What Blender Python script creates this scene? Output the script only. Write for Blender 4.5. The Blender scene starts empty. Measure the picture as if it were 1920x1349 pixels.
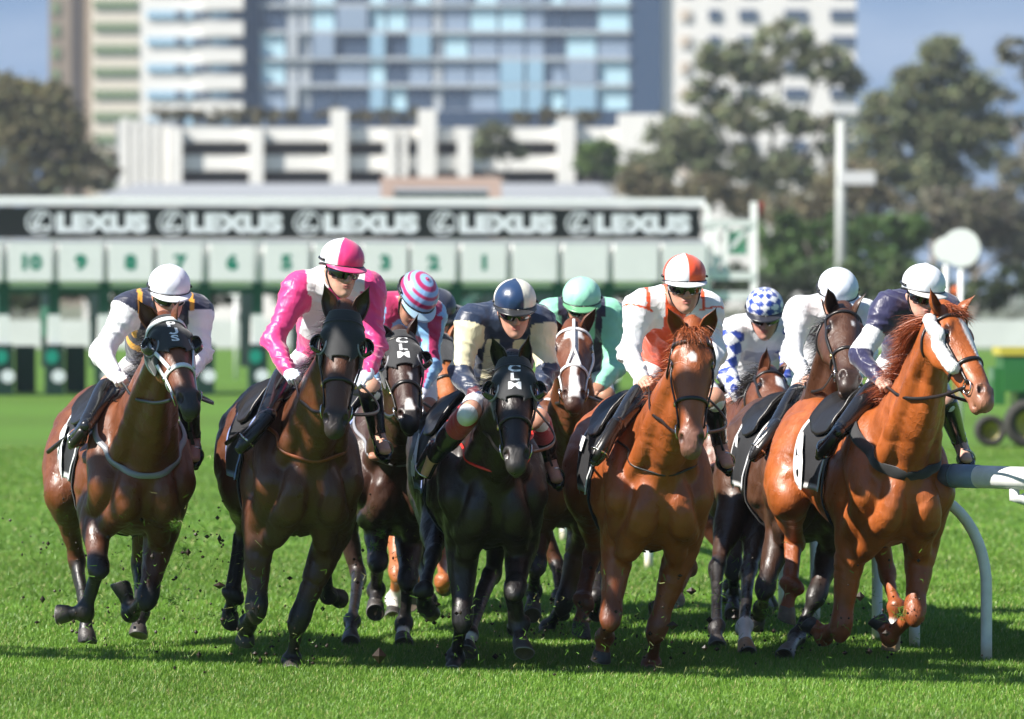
import bpy, bmesh, math, random
import numpy as np
from mathutils import Vector, Matrix
random.seed(7); rng = np.random.default_rng(7)
scene = bpy.context.scene
C = scene.collection
# ---------------------------------------------------------------- camera
F_PX = 10667.0; CX = 960.0; HORIZON = 547.0; CAM_H = 1.925
cam_d = bpy.data.cameras.new('camera'); cam = bpy.data.objects.new('camera', cam_d); C.objects.link(cam)
cam_d.sensor_width = 36; cam_d.lens = 200; cam_d.clip_start = 0.5; cam_d.clip_end = 6000
cam.location = (0, 0, CAM_H)
cam.rotation_euler = (math.pi/2 - math.atan((674.5-HORIZON)/F_PX), 0, 0)
cam_d.dof.use_dof = True; cam_d.dof.focus_distance = 28.9; cam_d.dof.aperture_fstop = 3.4
scene.camera = cam
# ---------------------------------------------------------------- world and sun
SUN = Vector((-0.66, -0.31, 0.68)).normalized()
w = bpy.data.worlds.new('World'); scene.world = w; w.use_nodes = True
nt = w.node_tree; bg = nt.nodes['Background']
sky = nt.nodes.new('ShaderNodeTexSky'); sky.sky_type = 'NISHITA'; sky.sun_disc = False
sky.sun_elevation = math.asin(SUN.z); sky.sun_rotation = math.atan2(SUN.x, SUN.y)
sky.air_density = 1.0; sky.dust_density = 0.2; sky.ozone_density = 2.5
tcw = nt.nodes.new('ShaderNodeTexCoord'); va = nt.nodes.new('ShaderNodeVectorMath'); va.operation = 'ADD'; va.inputs[1].default_value = (0, 0, .34)
nt.links.new(tcw.outputs['Generated'], va.inputs[0]); vn = nt.nodes.new('ShaderNodeVectorMath'); vn.operation = 'NORMALIZE'; nt.links.new(va.outputs[0], vn.inputs[0]); nt.links.new(vn.outputs[0], sky.inputs[0])
cn = nt.nodes.new('ShaderNodeTexNoise'); cn.inputs['Scale'].default_value = 9; cn.inputs['Detail'].default_value = 5; cmap = nt.nodes.new('ShaderNodeMapping'); cmap.inputs['Scale'].default_value = (1, 1, 4)
nt.links.new(tcw.outputs['Generated'], cmap.inputs['Vector']); nt.links.new(cmap.outputs[0], cn.inputs['Vector'])
cr = nt.nodes.new('ShaderNodeMapRange'); cr.inputs['From Min'].default_value = .42; cr.inputs['From Max'].default_value = .75; cr.inputs['To Max'].default_value = .25; nt.links.new(cn.outputs['Fac'], cr.inputs['Value'])
cm = nt.nodes.new('ShaderNodeMix'); cm.data_type = 'RGBA'; cm.inputs['B'].default_value = (11, 11.5, 12.5, 1); nt.links.new(cr.outputs[0], cm.inputs['Factor']); tint = nt.nodes.new('ShaderNodeVectorMath'); tint.operation = 'MULTIPLY'; tint.inputs[1].default_value = (.82, 1.14, 1.28); nt.links.new(sky.outputs[0], tint.inputs[0]); nt.links.new(tint.outputs[0], cm.inputs['A']); nt.links.new(cm.outputs['Result'], bg.inputs[0]); bg.inputs[1].default_value = 0.052
sl = bpy.data.lights.new('sun', 'SUN'); sl.energy = 5.0; sl.angle = math.radians(0.5); sl.color = (1, .95, .87)
so = bpy.data.objects.new('sun', sl); C.objects.link(so)
so.rotation_euler = SUN.to_track_quat('Z', 'Y').to_euler()
scene.view_settings.view_transform = 'Standard'; scene.view_settings.look = 'None'
scene.view_settings.exposure = 1.08; scene.view_settings.gamma = 1.0
# ---------------------------------------------------------------- helpers
def at(px, py, Y):
    return np.array([(px-CX)/F_PX*Y, Y, CAM_H-(py-HORIZON)/F_PX*Y])
def nrm(v):
    v = np.asarray(v, float); return v/max(np.linalg.norm(v), 1e-9)
def tag(o, label=None, cat=None, group=None, kind=None):
    if label: o['label'] = label
    if cat: o['category'] = cat
    if group: o['group'] = group
    if kind: o['kind'] = kind
    return o
def empty(name, loc, label=None, cat=None, group=None):
    o = bpy.data.objects.new(name, None); C.objects.link(o); o.location = loc
    return tag(o, label, cat, group)
def wloc(o):
    v = Vector((0, 0, 0))
    while o is not None: v = v + Vector(o.location); o = o.parent
    return v
def mesh_obj(name, V, Fs, mat, parent=None, loc=None, smooth=True, col=None, mats=None, fm=None):
    """V world coordinates (n,3); Fs list of faces, or array of quads/tris. Only translations are used on parents."""
    V = np.asarray(V, np.float32)
    if parent is not None:
        o0 = np.array(wloc(parent)); l = (0, 0, 0)
    else:
        l = V.mean(0) if loc is None else np.array(loc); 
        if loc is None: l = np.array([l[0], l[1], V[:, 2].min()])
        o0 = l
    me = bpy.data.meshes.new(name)
    VV = V - np.asarray(o0, np.float32)
    if isinstance(Fs, np.ndarray):
        n, k = Fs.shape
        me.vertices.add(len(VV)); me.vertices.foreach_set('co', VV.ravel())
        me.loops.add(n*k); me.loops.foreach_set('vertex_index', Fs.ravel().astype(np.int32))
        me.polygons.add(n); me.polygons.foreach_set('loop_start', np.arange(0, n*k, k, dtype=np.int32))
        me.polygons.foreach_set('loop_total', np.full(n, k, dtype=np.int32))
        me.update(calc_edges=True)
    else:
        me.from_pydata([tuple(map(float, v)) for v in VV], [], [tuple(int(i) for i in f) for f in Fs])
    me.validate()
    if smooth: me.polygons.foreach_set('use_smooth', np.ones(len(me.polygons), bool))
    if col is not None:
        a = me.color_attributes.new('Col', 'FLOAT_COLOR', 'POINT')
        c4 = np.ones((len(V), 4), np.float32); c4[:, :3] = np.asarray(col, np.float32)
        a.data.foreach_set('color', c4.ravel())
    o = bpy.data.objects.new(name, me); C.objects.link(o); o.location = tuple(float(x) for x in l)
    if parent is not None: o.parent = parent
    if mats:
        for m in mats: me.materials.append(m)
        if fm is not None: me.polygons.foreach_set('material_index', np.asarray(fm, np.int32))
    elif mat: me.materials.append(mat)
    return o
class MB:
    def __init__(s): s.v = []; s.f = []; s.c = []; s.n = 0
    def add(s, V, Fs, col=None):
        V = np.asarray(V, float).reshape(-1, 3)
        s.v.append(V); s.f += [tuple(int(i)+s.n for i in f) for f in Fs]; s.n += len(V)
        s.c.append(np.tile(np.array(col if col is not None else (1, 1, 1), float), (len(V), 1)) if np.ndim(col) < 2 else np.asarray(col))
        return s
    def box(s, x0, x1, y0, y1, z0, z1, col=None):
        V = [(x, y, z) for x in (x0, x1) for y in (y0, y1) for z in (z0, z1)]
        return s.add(V, [(0, 1, 3, 2), (4, 6, 7, 5), (0, 4, 5, 1), (2, 3, 7, 6), (0, 2, 6, 4), (1, 5, 7, 3)], col)
    def bar(s, a, b, wd, ht=None, col=None):
        a, b = np.array(a, float), np.array(b, float); d = nrm(b-a); ht = ht or wd
        u = nrm(np.cross(d, (0, 0, 1))) if abs(d[2]) < .95 else np.array([1., 0, 0]); v = np.cross(u, d)
        V = [p+su*u*wd/2+sv*v*ht/2 for p in (a, b) for su, sv in ((-1, -1), (1, -1), (1, 1), (-1, 1))]
        return s.add(V, [(0, 3, 2, 1), (4, 5, 6, 7)]+[(i, (i+1) % 4, 4+(i+1) % 4, 4+i) for i in range(4)], col)
    def tube(s, P, R, n=8, col=None, caps=True):
        P = np.asarray(P, float); m = len(P); R = np.broadcast_to(np.asarray(R, float), (m,))
        T = np.gradient(P, axis=0); V = []; ref = np.array([0.123, .31, .94])
        for i in range(m):
            t = nrm(T[i]); u = nrm(np.cross(t, ref)) if i == 0 else nrm(u-np.dot(u, t)*t); v = np.cross(t, u)
            for k in range(n):
                a = 2*math.pi*k/n; V.append(P[i]+R[i]*(math.cos(a)*u+math.sin(a)*v))
        Fs = [(i*n+k, i*n+(k+1) % n, (i+1)*n+(k+1) % n, (i+1)*n+k) for i in range(m-1) for k in range(n)]
        if caps: Fs += [tuple(range(n))[::-1], tuple(range((m-1)*n, m*n))]
        return s.add(V, Fs, col)
    def ball(s, c, r, n=12, m=8, col=None, R=None):
        c = np.array(c, float); r = np.broadcast_to(np.asarray(r, float), (3,)); V = []
        for i in range(m+1):
            th = math.pi*i/m
            for k in range(n):
                a = 2*math.pi*k/n; q = np.array([math.sin(th)*math.cos(a), math.sin(th)*math.sin(a), math.cos(th)])*r
                V.append(c+(R @ q if R is not None else q))
        return s.add(V, [(i*n+k, (i+1)*n+k, (i+1)*n+(k+1) % n, i*n+(k+1) % n) for i in range(m) for k in range(n)], col)
    def build(s, name, mat, parent=None, smooth=False, loc=None, usecol=False):
        return mesh_obj(name, np.concatenate(s.v), s.f, mat, parent, loc=loc, smooth=smooth, col=np.concatenate(s.c) if usecol else None)
# ---- value noise in numpy
_perm = rng.random((32, 32, 32)).astype(np.float32)
def vnoise(P):
    P = np.asarray(P, np.float32); i = np.floor(P).astype(int); f = P-i; f = f*f*(3-2*f); r = 0
    for dx in (0, 1):
        for dy in (0, 1):
            for dz in (0, 1):
                wgt = (f[:, 0] if dx else 1-f[:, 0])*(f[:, 1] if dy else 1-f[:, 1])*(f[:, 2] if dz else 1-f[:, 2])
                r = r+wgt*_perm[(i[:, 0]+dx) % 32, (i[:, 1]+dy) % 32, (i[:, 2]+dz) % 32]
    return r*2-1
# ---- signed distance modelling: lofts of elliptical sections, smooth unions, surface nets
def seg_prim(a, b, ra, rb, u, cap=1.0):
    a = np.asarray(a, np.float32); b = np.asarray(b, np.float32); L = float(np.linalg.norm(b-a))
    w_ = (b-a)/L if L > 1e-6 else np.array([0, 0, 1.], np.float32)
    u = np.asarray(u, np.float32); u = u-np.dot(u, w_)*w_
    if np.linalg.norm(u) < 1e-4: u = np.cross(w_, np.array([.3, .9, .2]))
    u = (u/np.linalg.norm(u)).astype(np.float32); v = np.cross(w_, u).astype(np.float32)
    return (a, w_.astype(np.float32), max(L, 1e-6), u, v, np.array(ra, np.float32), np.array(rb, np.float32), cap)
def seg_eval(P, s):
    a, w_, L, u, v, ra, rb, cap = s
    d = P-a; t = d @ w_; tc = np.clip(t, 0, L); q = tc/L
    ru = ra[0]+(rb[0]-ra[0])*q; rv = ra[1]+(rb[1]-ra[1])*q; rw = np.minimum(ru, rv)*cap
    du = d @ u; dv = d @ v; dw = t-tc
    A = du/ru; B = dv/rv; D = dw/rw
    k0 = np.sqrt(A*A+B*B+D*D)+1e-6; k1 = np.sqrt((A/ru)**2+(B/rv)**2+(D/rw)**2)+1e-6
    return k0*(k0-1)/k1
class SDF:
    def __init__(s): s.p = []; s.tags = []
    def add(s, segs, k=.03, sub=False, name=''):
        bmin = np.min([np.minimum(g[0], g[0]+g[1]*g[2])-max(g[5].max(), g[6].max()) for g in segs], 0)
        bmax = np.max([np.maximum(g[0], g[0]+g[1]*g[2])+max(g[5].max(), g[6].max()) for g in segs], 0)
        s.p.append((segs, k, sub, bmin, bmax)); return s
    def loft(s, pts, ru, rv, u, k=.03, sub=False, res=4, cap=1.0):
        pts = np.asarray(pts, float); n = len(pts); ru = np.asarray(ru, float); rv = np.asarray(rv, float)
        if n > 2 and res > 1:
            A = np.column_stack([pts, ru, rv]); A = np.vstack([2*A[0]-A[1], A, 2*A[-1]-A[-2]]); out = []
            for i in range(1, n):
                p0, p1, p2, p3 = A[i-1], A[i], A[i+1], A[i+2]
                for j in range(res):
                    t = j/res; out.append(.5*((2*p1)+(-p0+p2)*t+(2*p0-5*p1+4*p2-p3)*t*t+(-p0+3*p1-3*p2+p3)*t**3))
            out.append(A[n]); A = np.array(out); pts = A[:, :3]; ru = np.maximum(A[:, 3], .003); rv = np.maximum(A[:, 4], .003)
        return s.add([seg_prim(pts[i], pts[i+1], (ru[i], rv[i]), (ru[i+1], rv[i+1]), u, cap) for i in range(len(pts)-1)], k, sub)
    def ell(s, c, R, r, k=.02, sub=False):
        """ellipsoid: R rows = unit axes"""
        c = np.asarray(c, float); R = np.asarray(R, float)
        g = (c.astype(np.float32), R[2].astype(np.float32), 1e-6, R[0].astype(np.float32), R[1].astype(np.float32),
             np.array(r[:2], np.float32), np.array(r[:2], np.float32), float(r[2]/min(r[0], r[1])))
        s.p.append(([g], k, sub, c-max(r), c+max(r))); return s
    def ev1(s, P, segs):
        d = seg_eval(P, segs[0])
        for g in segs[1:]: d = np.minimum(d, seg_eval(P, g))
        return d
    def ev(s, P):
        P = np.asarray(P, np.float32); F = np.full(len(P), 2., np.float32)
        for segs, k, sub, b0, b1 in s.p:
            m = np.all((P > b0-.12) & (P < b1+.12), axis=1) if len(P) > 64 else np.ones(len(P), bool)
            if not m.any(): continue
            d = s.ev1(P[m], segs); f = F[m]
            F[m] = smax(f, -d, k) if sub else smin(f, d, k)
        return F
    def evfar(s, P):
        F = np.full(len(P), 9., np.float32)
        for segs, k, sub, b0, b1 in s.p:
            if sub: continue
            F = np.minimum(F, s.ev1(P, segs)-k*.25)
        return F
    def grad(s, P, e=.004):
        G = np.stack([s.ev(P+np.eye(3, dtype=np.float32)[i]*e)-s.ev(P-np.eye(3, dtype=np.float32)[i]*e) for i in range(3)], 1)
        return G/np.maximum(np.linalg.norm(G, axis=1, keepdims=True), 1e-9)
    def mesh(s, h):
        add = [p for p in s.p if not p[2]]
        lo = np.min([p[3] for p in add], 0)-3*h; hi = np.max([p[4] for p in add], 0)+3*h; B = 8
        nb = np.ceil((hi-lo)/(h*B)).astype(int); N = nb*B
        bc = np.stack(np.meshgrid(*[np.arange(n) for n in nb], indexing='ij'), -1).reshape(-1, 3)
        cen = (lo+(bc*B+B/2)*h).astype(np.float32); Fc = s.evfar(cen)
        act = np.abs(Fc) < B*h*1.15
        G = np.where(Fc > 0, 1., -1.).astype(np.float32).reshape(nb)
        G = np.repeat(np.repeat(np.repeat(G, B, 0), B, 1), B, 2)
        ab = bc[act]; loc = np.stack(np.meshgrid(*[np.arange(B)]*3, indexing='ij'), -1).reshape(-1, 3)
        idx = (ab[:, None, :]*B+loc[None]).reshape(-1, 3); P = (lo+idx*h).astype(np.float32)
        Ff = np.full(len(P), 2., np.float32); nbk = B**3; bl = lo+ab*B*h; bh = bl+B*h
        for segs, k, sub, b0, b1 in s.p:
            mg = k+2*h; sel = np.nonzero(np.all((bh > b0-mg) & (bl < b1+mg), axis=1))[0]
            if len(sel) == 0: continue
            ii = (sel[:, None]*nbk+np.arange(nbk)[None]).ravel(); d = s.ev1(P[ii], segs); f = Ff[ii]
            Ff[ii] = smax(f, -d, k) if sub else smin(f, d, k)
        G[idx[:, 0], idx[:, 1], idx[:, 2]] = Ff
        return nets(G, lo, h)
def smin(a, b, k):
    if k <= 0: return np.minimum(a, b)
    h = np.maximum(k-np.abs(a-b), 0)/k; return np.minimum(a, b)-h*h*k*.25
def smax(a, b, k): return -smin(-a, -b, k)
def nets(G, lo, h):
    S = G < 0; n = np.array(G.shape)
    c = np.zeros(n-1, np.uint8)
    for dx in (0, 1):
        for dy in (0, 1):
            for dz in (0, 1): c += S[dx:n[0]-1+dx, dy:n[1]-1+dy, dz:n[2]-1+dz]
    cells = np.argwhere((c > 0) & (c < 8)); vid = np.full(n-1, -1, np.int32)
    vid[cells[:, 0], cells[:, 1], cells[:, 2]] = np.arange(len(cells))
    acc = np.zeros((len(cells), 3)); cnt = np.zeros(len(cells))
    g = lambda o: G[cells[:, 0]+o[0], cells[:, 1]+o[1], cells[:, 2]+o[2]]
    for ax in range(3):
        for a_ in (0, 1):
            for b_ in (0, 1):
                o = [0, 0, 0]; o[(ax+1) % 3] = a_; o[(ax+2) % 3] = b_; o2 = list(o); o2[ax] = 1
                g0, g1 = g(o), g(o2); m = (g0 < 0) != (g1 < 0)
                t = np.where(m, g0/np.where(m, g0-g1, 1), 0)
                for q in range(3): acc[:, q] += np.where(m, (t if q == ax else o[q]), 0)
                cnt += m
    V = lo+(cells+acc/cnt[:, None])*h; quads = []
    for ax in range(3):
        sl0 = [slice(None)]*3; sl1 = [slice(None)]*3; sl0[ax] = slice(0, n[ax]-1); sl1[ax] = slice(1, n[ax])
        A, Bs = S[tuple(sl0)], S[tuple(sl1)]; e = np.argwhere(A != Bs); u, v = (ax+1) % 3, (ax+2) % 3
        e = e[(e[:, u] > 0) & (e[:, v] > 0) & (e[:, u] < n[u]-1) & (e[:, v] < n[v]-1)]
        ins = A[e[:, 0], e[:, 1], e[:, 2]]; q = []
        for du, dv in ((-1, -1), (0, -1), (0, 0), (-1, 0)):
            c_ = e.copy(); c_[:, u] += du; c_[:, v] += dv; q.append(vid[c_[:, 0], c_[:, 1], c_[:, 2]])
        q = np.stack(q, 1); q[~ins] = q[~ins][:, ::-1]; quads.append(q)
    return V.astype(np.float32), np.concatenate(quads)
def sstep(a, b, x):
    t = np.clip((x-a)/(b-a), 0, 1); return t*t*(3-2*t)
def mixc(c, c2, m): return c*(1-m[:, None])+np.asarray(c2)[None]*m[:, None]
def polyd(P, pts):
    """distance to polyline and parameter (segment index + t)"""
    best = np.full(len(P), 9.); par = np.zeros(len(P))
    for i in range(len(pts)-1):
        a, b = np.asarray(pts[i]), np.asarray(pts[i+1]); d = b-a; t = np.clip(((P-a) @ d)/(d @ d), 0, 1)
        r = np.linalg.norm(P-a-t[:, None]*d, axis=1); m = r < best; best[m] = r[m]; par[m] = i+t[m]
    return best, par
# ---- materials
def new_mat(name):
    m = bpy.data.materials.new(name); m.use_nodes = True; return m, m.node_tree, m.node_tree.nodes['Principled BSDF']
def mat_simple(name, col, rough=.5, metal=0, noise=.12, nscale=30, bump=0, bscale=200, spec=.5, coat=0, sheen=0):
    m, nt, b = new_mat(name); N = nt.nodes; L = nt.links
    tc = N.new('ShaderNodeTexCoord'); n = N.new('ShaderNodeTexNoise'); n.inputs['Scale'].default_value = nscale; n.inputs['Detail'].default_value = 5
    L.new(tc.outputs['Object'], n.inputs['Vector'])
    mx = N.new('ShaderNodeMix'); mx.data_type = 'RGBA'
    mx.inputs['A'].default_value = (*[c*(1-noise) for c in col], 1); mx.inputs['B'].default_value = (*[min(1, c*(1+noise)) for c in col], 1)
    L.new(n.outputs['Fac'], mx.inputs['Factor']); L.new(mx.outputs['Result'], b.inputs['Base Color'])
    b.inputs['Roughness'].default_value = rough; b.inputs['Metallic'].default_value = metal; b.inputs['Specular IOR Level'].default_value = spec
    b.inputs['Coat Weight'].default_value = coat; b.inputs['Sheen Weight'].default_value = sheen
    if bump:
        n2 = N.new('ShaderNodeTexNoise'); n2.inputs['Scale'].default_value = bscale; n2.inputs['Detail'].default_value = 4
        L.new(tc.outputs['Object'], n2.inputs['Vector']); bp = N.new('ShaderNodeBump'); bp.inputs['Strength'].default_value = bump; bp.inputs['Distance'].default_value = .01
        L.new(n2.outputs['Fac'], bp.inputs['Height']); L.new(bp.outputs['Normal'], b.inputs['Normal'])
    return m
def mat_attr(name, rough=.4, spec=.5, coat=0, coatr=.3, sheen=0, nz=.25, nscale=9, bump=.2, bscale=25, dist=.01, sss=0, fine=0, aniso=None):
    m, nt, b = new_mat(name); N = nt.nodes; L = nt.links
    at_ = N.new('ShaderNodeAttribute'); at_.attribute_name = 'Col'
    tc = N.new('ShaderNodeTexCoord'); n = N.new('ShaderNodeTexNoise'); n.inputs['Scale'].default_value = nscale; n.inputs['Detail'].default_value = 6
    L.new(tc.outputs['Object'], n.inputs['Vector'])
    mr = N.new('ShaderNodeMapRange'); mr.inputs['From Min'].default_value = .3; mr.inputs['From Max'].default_value = .7
    mr.inputs['To Min'].default_value = 1-nz; mr.inputs['To Max'].default_value = 1+nz; L.new(n.outputs['Fac'], mr.inputs['Value'])
    vm = N.new('ShaderNodeVectorMath'); vm.operation = 'SCALE'; L.new(at_.outputs['Color'], vm.inputs[0]); L.new(mr.outputs['Result'], vm.inputs['Scale'])
    L.new(vm.outputs[0], b.inputs['Base Color'])
    b.inputs['Roughness'].default_value = rough; b.inputs['Specular IOR Level'].default_value = spec
    b.inputs['Coat Weight'].default_value = coat; b.inputs['Coat Roughness'].default_value = coatr; b.inputs['Sheen Weight'].default_value = sheen
    if sss:
        b.inputs['Subsurface Weight'].default_value = sss; b.inputs['Subsurface Radius'].default_value = (.02, .008, .004); b.inputs['Subsurface Scale'].default_value = .5
    mp = N.new('ShaderNodeMapping'); L.new(tc.outputs['Object'], mp.inputs['Vector'])
    if aniso: mp.inputs['Scale'].default_value = aniso
    n2 = N.new('ShaderNodeTexNoise'); n2.inputs['Scale'].default_value = bscale; n2.inputs['Detail'].default_value = 3 if not fine else 8; n2.inputs['Distortion'].default_value = .6
    L.new(mp.outputs['Vector'], n2.inputs['Vector']); bp = N.new('ShaderNodeBump'); bp.inputs['Strength'].default_value = bump; bp.inputs['Distance'].default_value = dist
    L.new(n2.outputs['Fac'], bp.inputs['Height']); L.new(bp.outputs['Normal'], b.inputs['Normal'])
    return m
M = {}
def rough_noise(m, lo, hi, scale):
    nt = m.node_tree; b = nt.nodes['Principled BSDF']; n = nt.nodes.new('ShaderNodeTexNoise'); n.inputs['Scale'].default_value = scale; n.inputs['Detail'].default_value = 8; n.inputs['Roughness'].default_value = .7
    tc = nt.nodes.new('ShaderNodeTexCoord'); nt.links.new(tc.outputs['Object'], n.inputs['Vector']); r = nt.nodes.new('ShaderNodeMapRange'); r.inputs['From Min'].default_value = .35; r.inputs['From Max'].default_value = .65
    r.inputs['To Min'].default_value = lo; r.inputs['To Max'].default_value = hi; nt.links.new(n.outputs['Fac'], r.inputs['Value']); nt.links.new(r.outputs[0], b.inputs['Roughness']); return m
M['coat'] = mat_attr('horse_coat', rough=.46, spec=.45, coat=.16, coatr=.33, nz=.25, nscale=7, bump=.30, bscale=14, dist=.016, aniso=(1, 1, .5))
M['silk'] = mat_attr('racing_silk', rough=.42, spec=.5, sheen=.3, nz=.05, nscale=20, bump=.6, bscale=11, dist=.018, aniso=(1, 1, .5))
M['cap_silk'] = mat_attr('cap_silk', rough=.33, spec=.6, sheen=.2, nz=.03, bump=.15, bscale=30, dist=.006)
rough_noise(M['coat'], .27, .66, 14)
def fine_bump(m, scale, strength, dist, mp=(1, 1, 1)):
    nt = m.node_tree; b = nt.nodes['Principled BSDF']; old = b.inputs['Normal'].links[0].from_socket; n = nt.nodes.new('ShaderNodeTexNoise'); n.inputs['Scale'].default_value = scale; n.inputs['Detail'].default_value = 4; n.inputs['Distortion'].default_value = 1.2
    tc = nt.nodes.new('ShaderNodeTexCoord'); q = nt.nodes.new('ShaderNodeMapping'); q.inputs['Scale'].default_value = mp; nt.links.new(tc.outputs['Object'], q.inputs[0]); nt.links.new(q.outputs[0], n.inputs['Vector']); p = nt.nodes.new('ShaderNodeBump'); p.inputs['Strength'].default_value = strength; p.inputs['Distance'].default_value = dist
    nt.links.new(n.outputs['Fac'], p.inputs['Height']); nt.links.new(old, p.inputs['Normal']); nt.links.new(p.outputs[0], b.inputs['Normal'])
fine_bump(M['coat'], 42, .5, .006, (1, 1, .35)); fine_bump(M['coat'], 110, .45, .003, (1, 1, .3)); fine_bump(M['silk'], 26, .28, .008, (1, 1, .4))
def veins(m):
    nt = m.node_tree; b = nt.nodes['Principled BSDF']; old = b.inputs['Normal'].links[0].from_socket; n = nt.nodes.new('ShaderNodeTexNoise'); n.inputs['Scale'].default_value = 7; n.inputs['Detail'].default_value = 2; n.inputs['Distortion'].default_value = .8; tc = nt.nodes.new('ShaderNodeTexCoord'); nt.links.new(tc.outputs['Object'], n.inputs['Vector'])
    a = nt.nodes.new('ShaderNodeMath'); a.operation = 'SUBTRACT'; a.inputs[1].default_value = .5; nt.links.new(n.outputs['Fac'], a.inputs[0]); c = nt.nodes.new('ShaderNodeMath'); c.operation = 'ABSOLUTE'; nt.links.new(a.outputs[0], c.inputs[0])
    r = nt.nodes.new('ShaderNodeMapRange'); r.inputs['From Min'].default_value = 0; r.inputs['From Max'].default_value = .018; r.inputs['To Min'].default_value = 1; r.inputs['To Max'].default_value = 0; r.interpolation_type = 'SMOOTHSTEP'; nt.links.new(c.outputs[0], r.inputs['Value']); p = nt.nodes.new('ShaderNodeBump'); p.inputs['Strength'].default_value = .35; p.inputs['Distance'].default_value = .003; nt.links.new(r.outputs[0], p.inputs['Height']); nt.links.new(old, p.inputs['Normal']); nt.links.new(p.outputs[0], b.inputs['Normal'])
veins(M['coat'])
M['skin'] = mat_attr('skin', rough=.5, spec=.4, sss=.15, nz=.08, nscale=40, bump=.1, bscale=150, dist=.003)
M['breeches'] = mat_attr('white_breeches', rough=.6, nz=.05, nscale=20, bump=.4, bscale=18, dist=.02)
M['boot'] = mat_simple('black_boot', (.012, .012, .014), rough=.22, bump=.25, bscale=30, coat=.4)
M['leather'] = mat_simple('black_leather', (.014, .012, .011), rough=.35, bump=.1)
M['brown_leather'] = mat_simple('brown_leather', (.22, .06, .02), rough=.4)
M['white_strap'] = mat_simple('white_strap', (.78, .78, .78), rough=.5)
M['red_strap'] = mat_simple('red_strap', (.7, .03, .02), rough=.4)
M['grey_strap'] = mat_simple('grey_strap', (.25, .25, .27), rough=.4)
M['cloth_black'] = mat_simple('hood_cloth', (.014, .014, .016), rough=.75, bump=.2, bscale=300, sheen=.3)
M['steel'] = mat_simple('steel', (.6, .58, .55), rough=.25, metal=1)
M['brass'] = mat_simple('brass', (.7, .5, .2), rough=.3, metal=1)
M['white_print'] = mat_simple('white_print', (.8, .8, .8), rough=.6)
M['clear_cup'] = mat_simple('grey_plastic', (.03, .03, .033), rough=.15, coat=.8)
M['cloth'] = mat_attr('saddlecloth', rough=.75, nz=.1, bump=.2, bscale=60, dist=.01)
M['hoof'] = mat_attr('hoof_horn', rough=.5, nz=.25, nscale=30, bump=.3, bscale=60)
M['hair'] = mat_attr('horse_hair', rough=.45, nz=.3, nscale=60, bump=.1)
M['eye'] = mat_simple('horse_eye', (.012, .006, .004), rough=.06, coat=1)
M['goggle'] = mat_simple('goggle_lens', (.006, .006, .008), rough=.08, coat=1)
M['fleece'] = mat_simple('white_fleece', (.8, .79, .76), rough=.95, bump=1, bscale=180, sheen=.5)
M['glove'] = mat_attr('hand_surface', rough=.55, nz=.05, bump=.1, bscale=120, sss=.05)
def text_shape(txt, bold=.02, ext=0.0):
    """triangulated letter shape, unit height, centred: returns verts (n,2), faces"""
    if txt == 'J':
        P = [(.30, .5), (.30, -.22), (.20, -.42), (.02, -.5), (-.16, -.46), (-.28, -.30)]; V = []; w0 = .115
        for i, p in enumerate(P):
            a = P[max(i-1, 0)]; b = P[min(i+1, len(P)-1)]; d = nrm((b[0]-a[0], b[1]-a[1], 0)); V += [(p[0]-d[1]*w0, p[1]+d[0]*w0), (p[0]+d[1]*w0, p[1]-d[0]*w0)]
        return np.array(V), [(2*i, 2*i+1, 2*i+3, 2*i+2) for i in range(len(P)-1)]
    cu = bpy.data.curves.new('t', 'FONT'); cu.body = txt; cu.offset = bold; cu.align_x = 'CENTER'; cu.resolution_u = 4
    o = bpy.data.objects.new('t', cu); C.objects.link(o); dg = bpy.context.evaluated_depsgraph_get(); me = bpy.data.meshes.new_from_object(o.evaluated_get(dg))
    bpy.data.objects.remove(o); bpy.data.curves.remove(cu)
    V = np.array([v.co[:2] for v in me.vertices]); F = [tuple(p.vertices) for p in me.polygons]; bpy.data.meshes.remove(me)
    h = .72; V[:, 1] = V[:, 1]/h-.5; V[:, 0] /= h; return V, F
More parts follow.
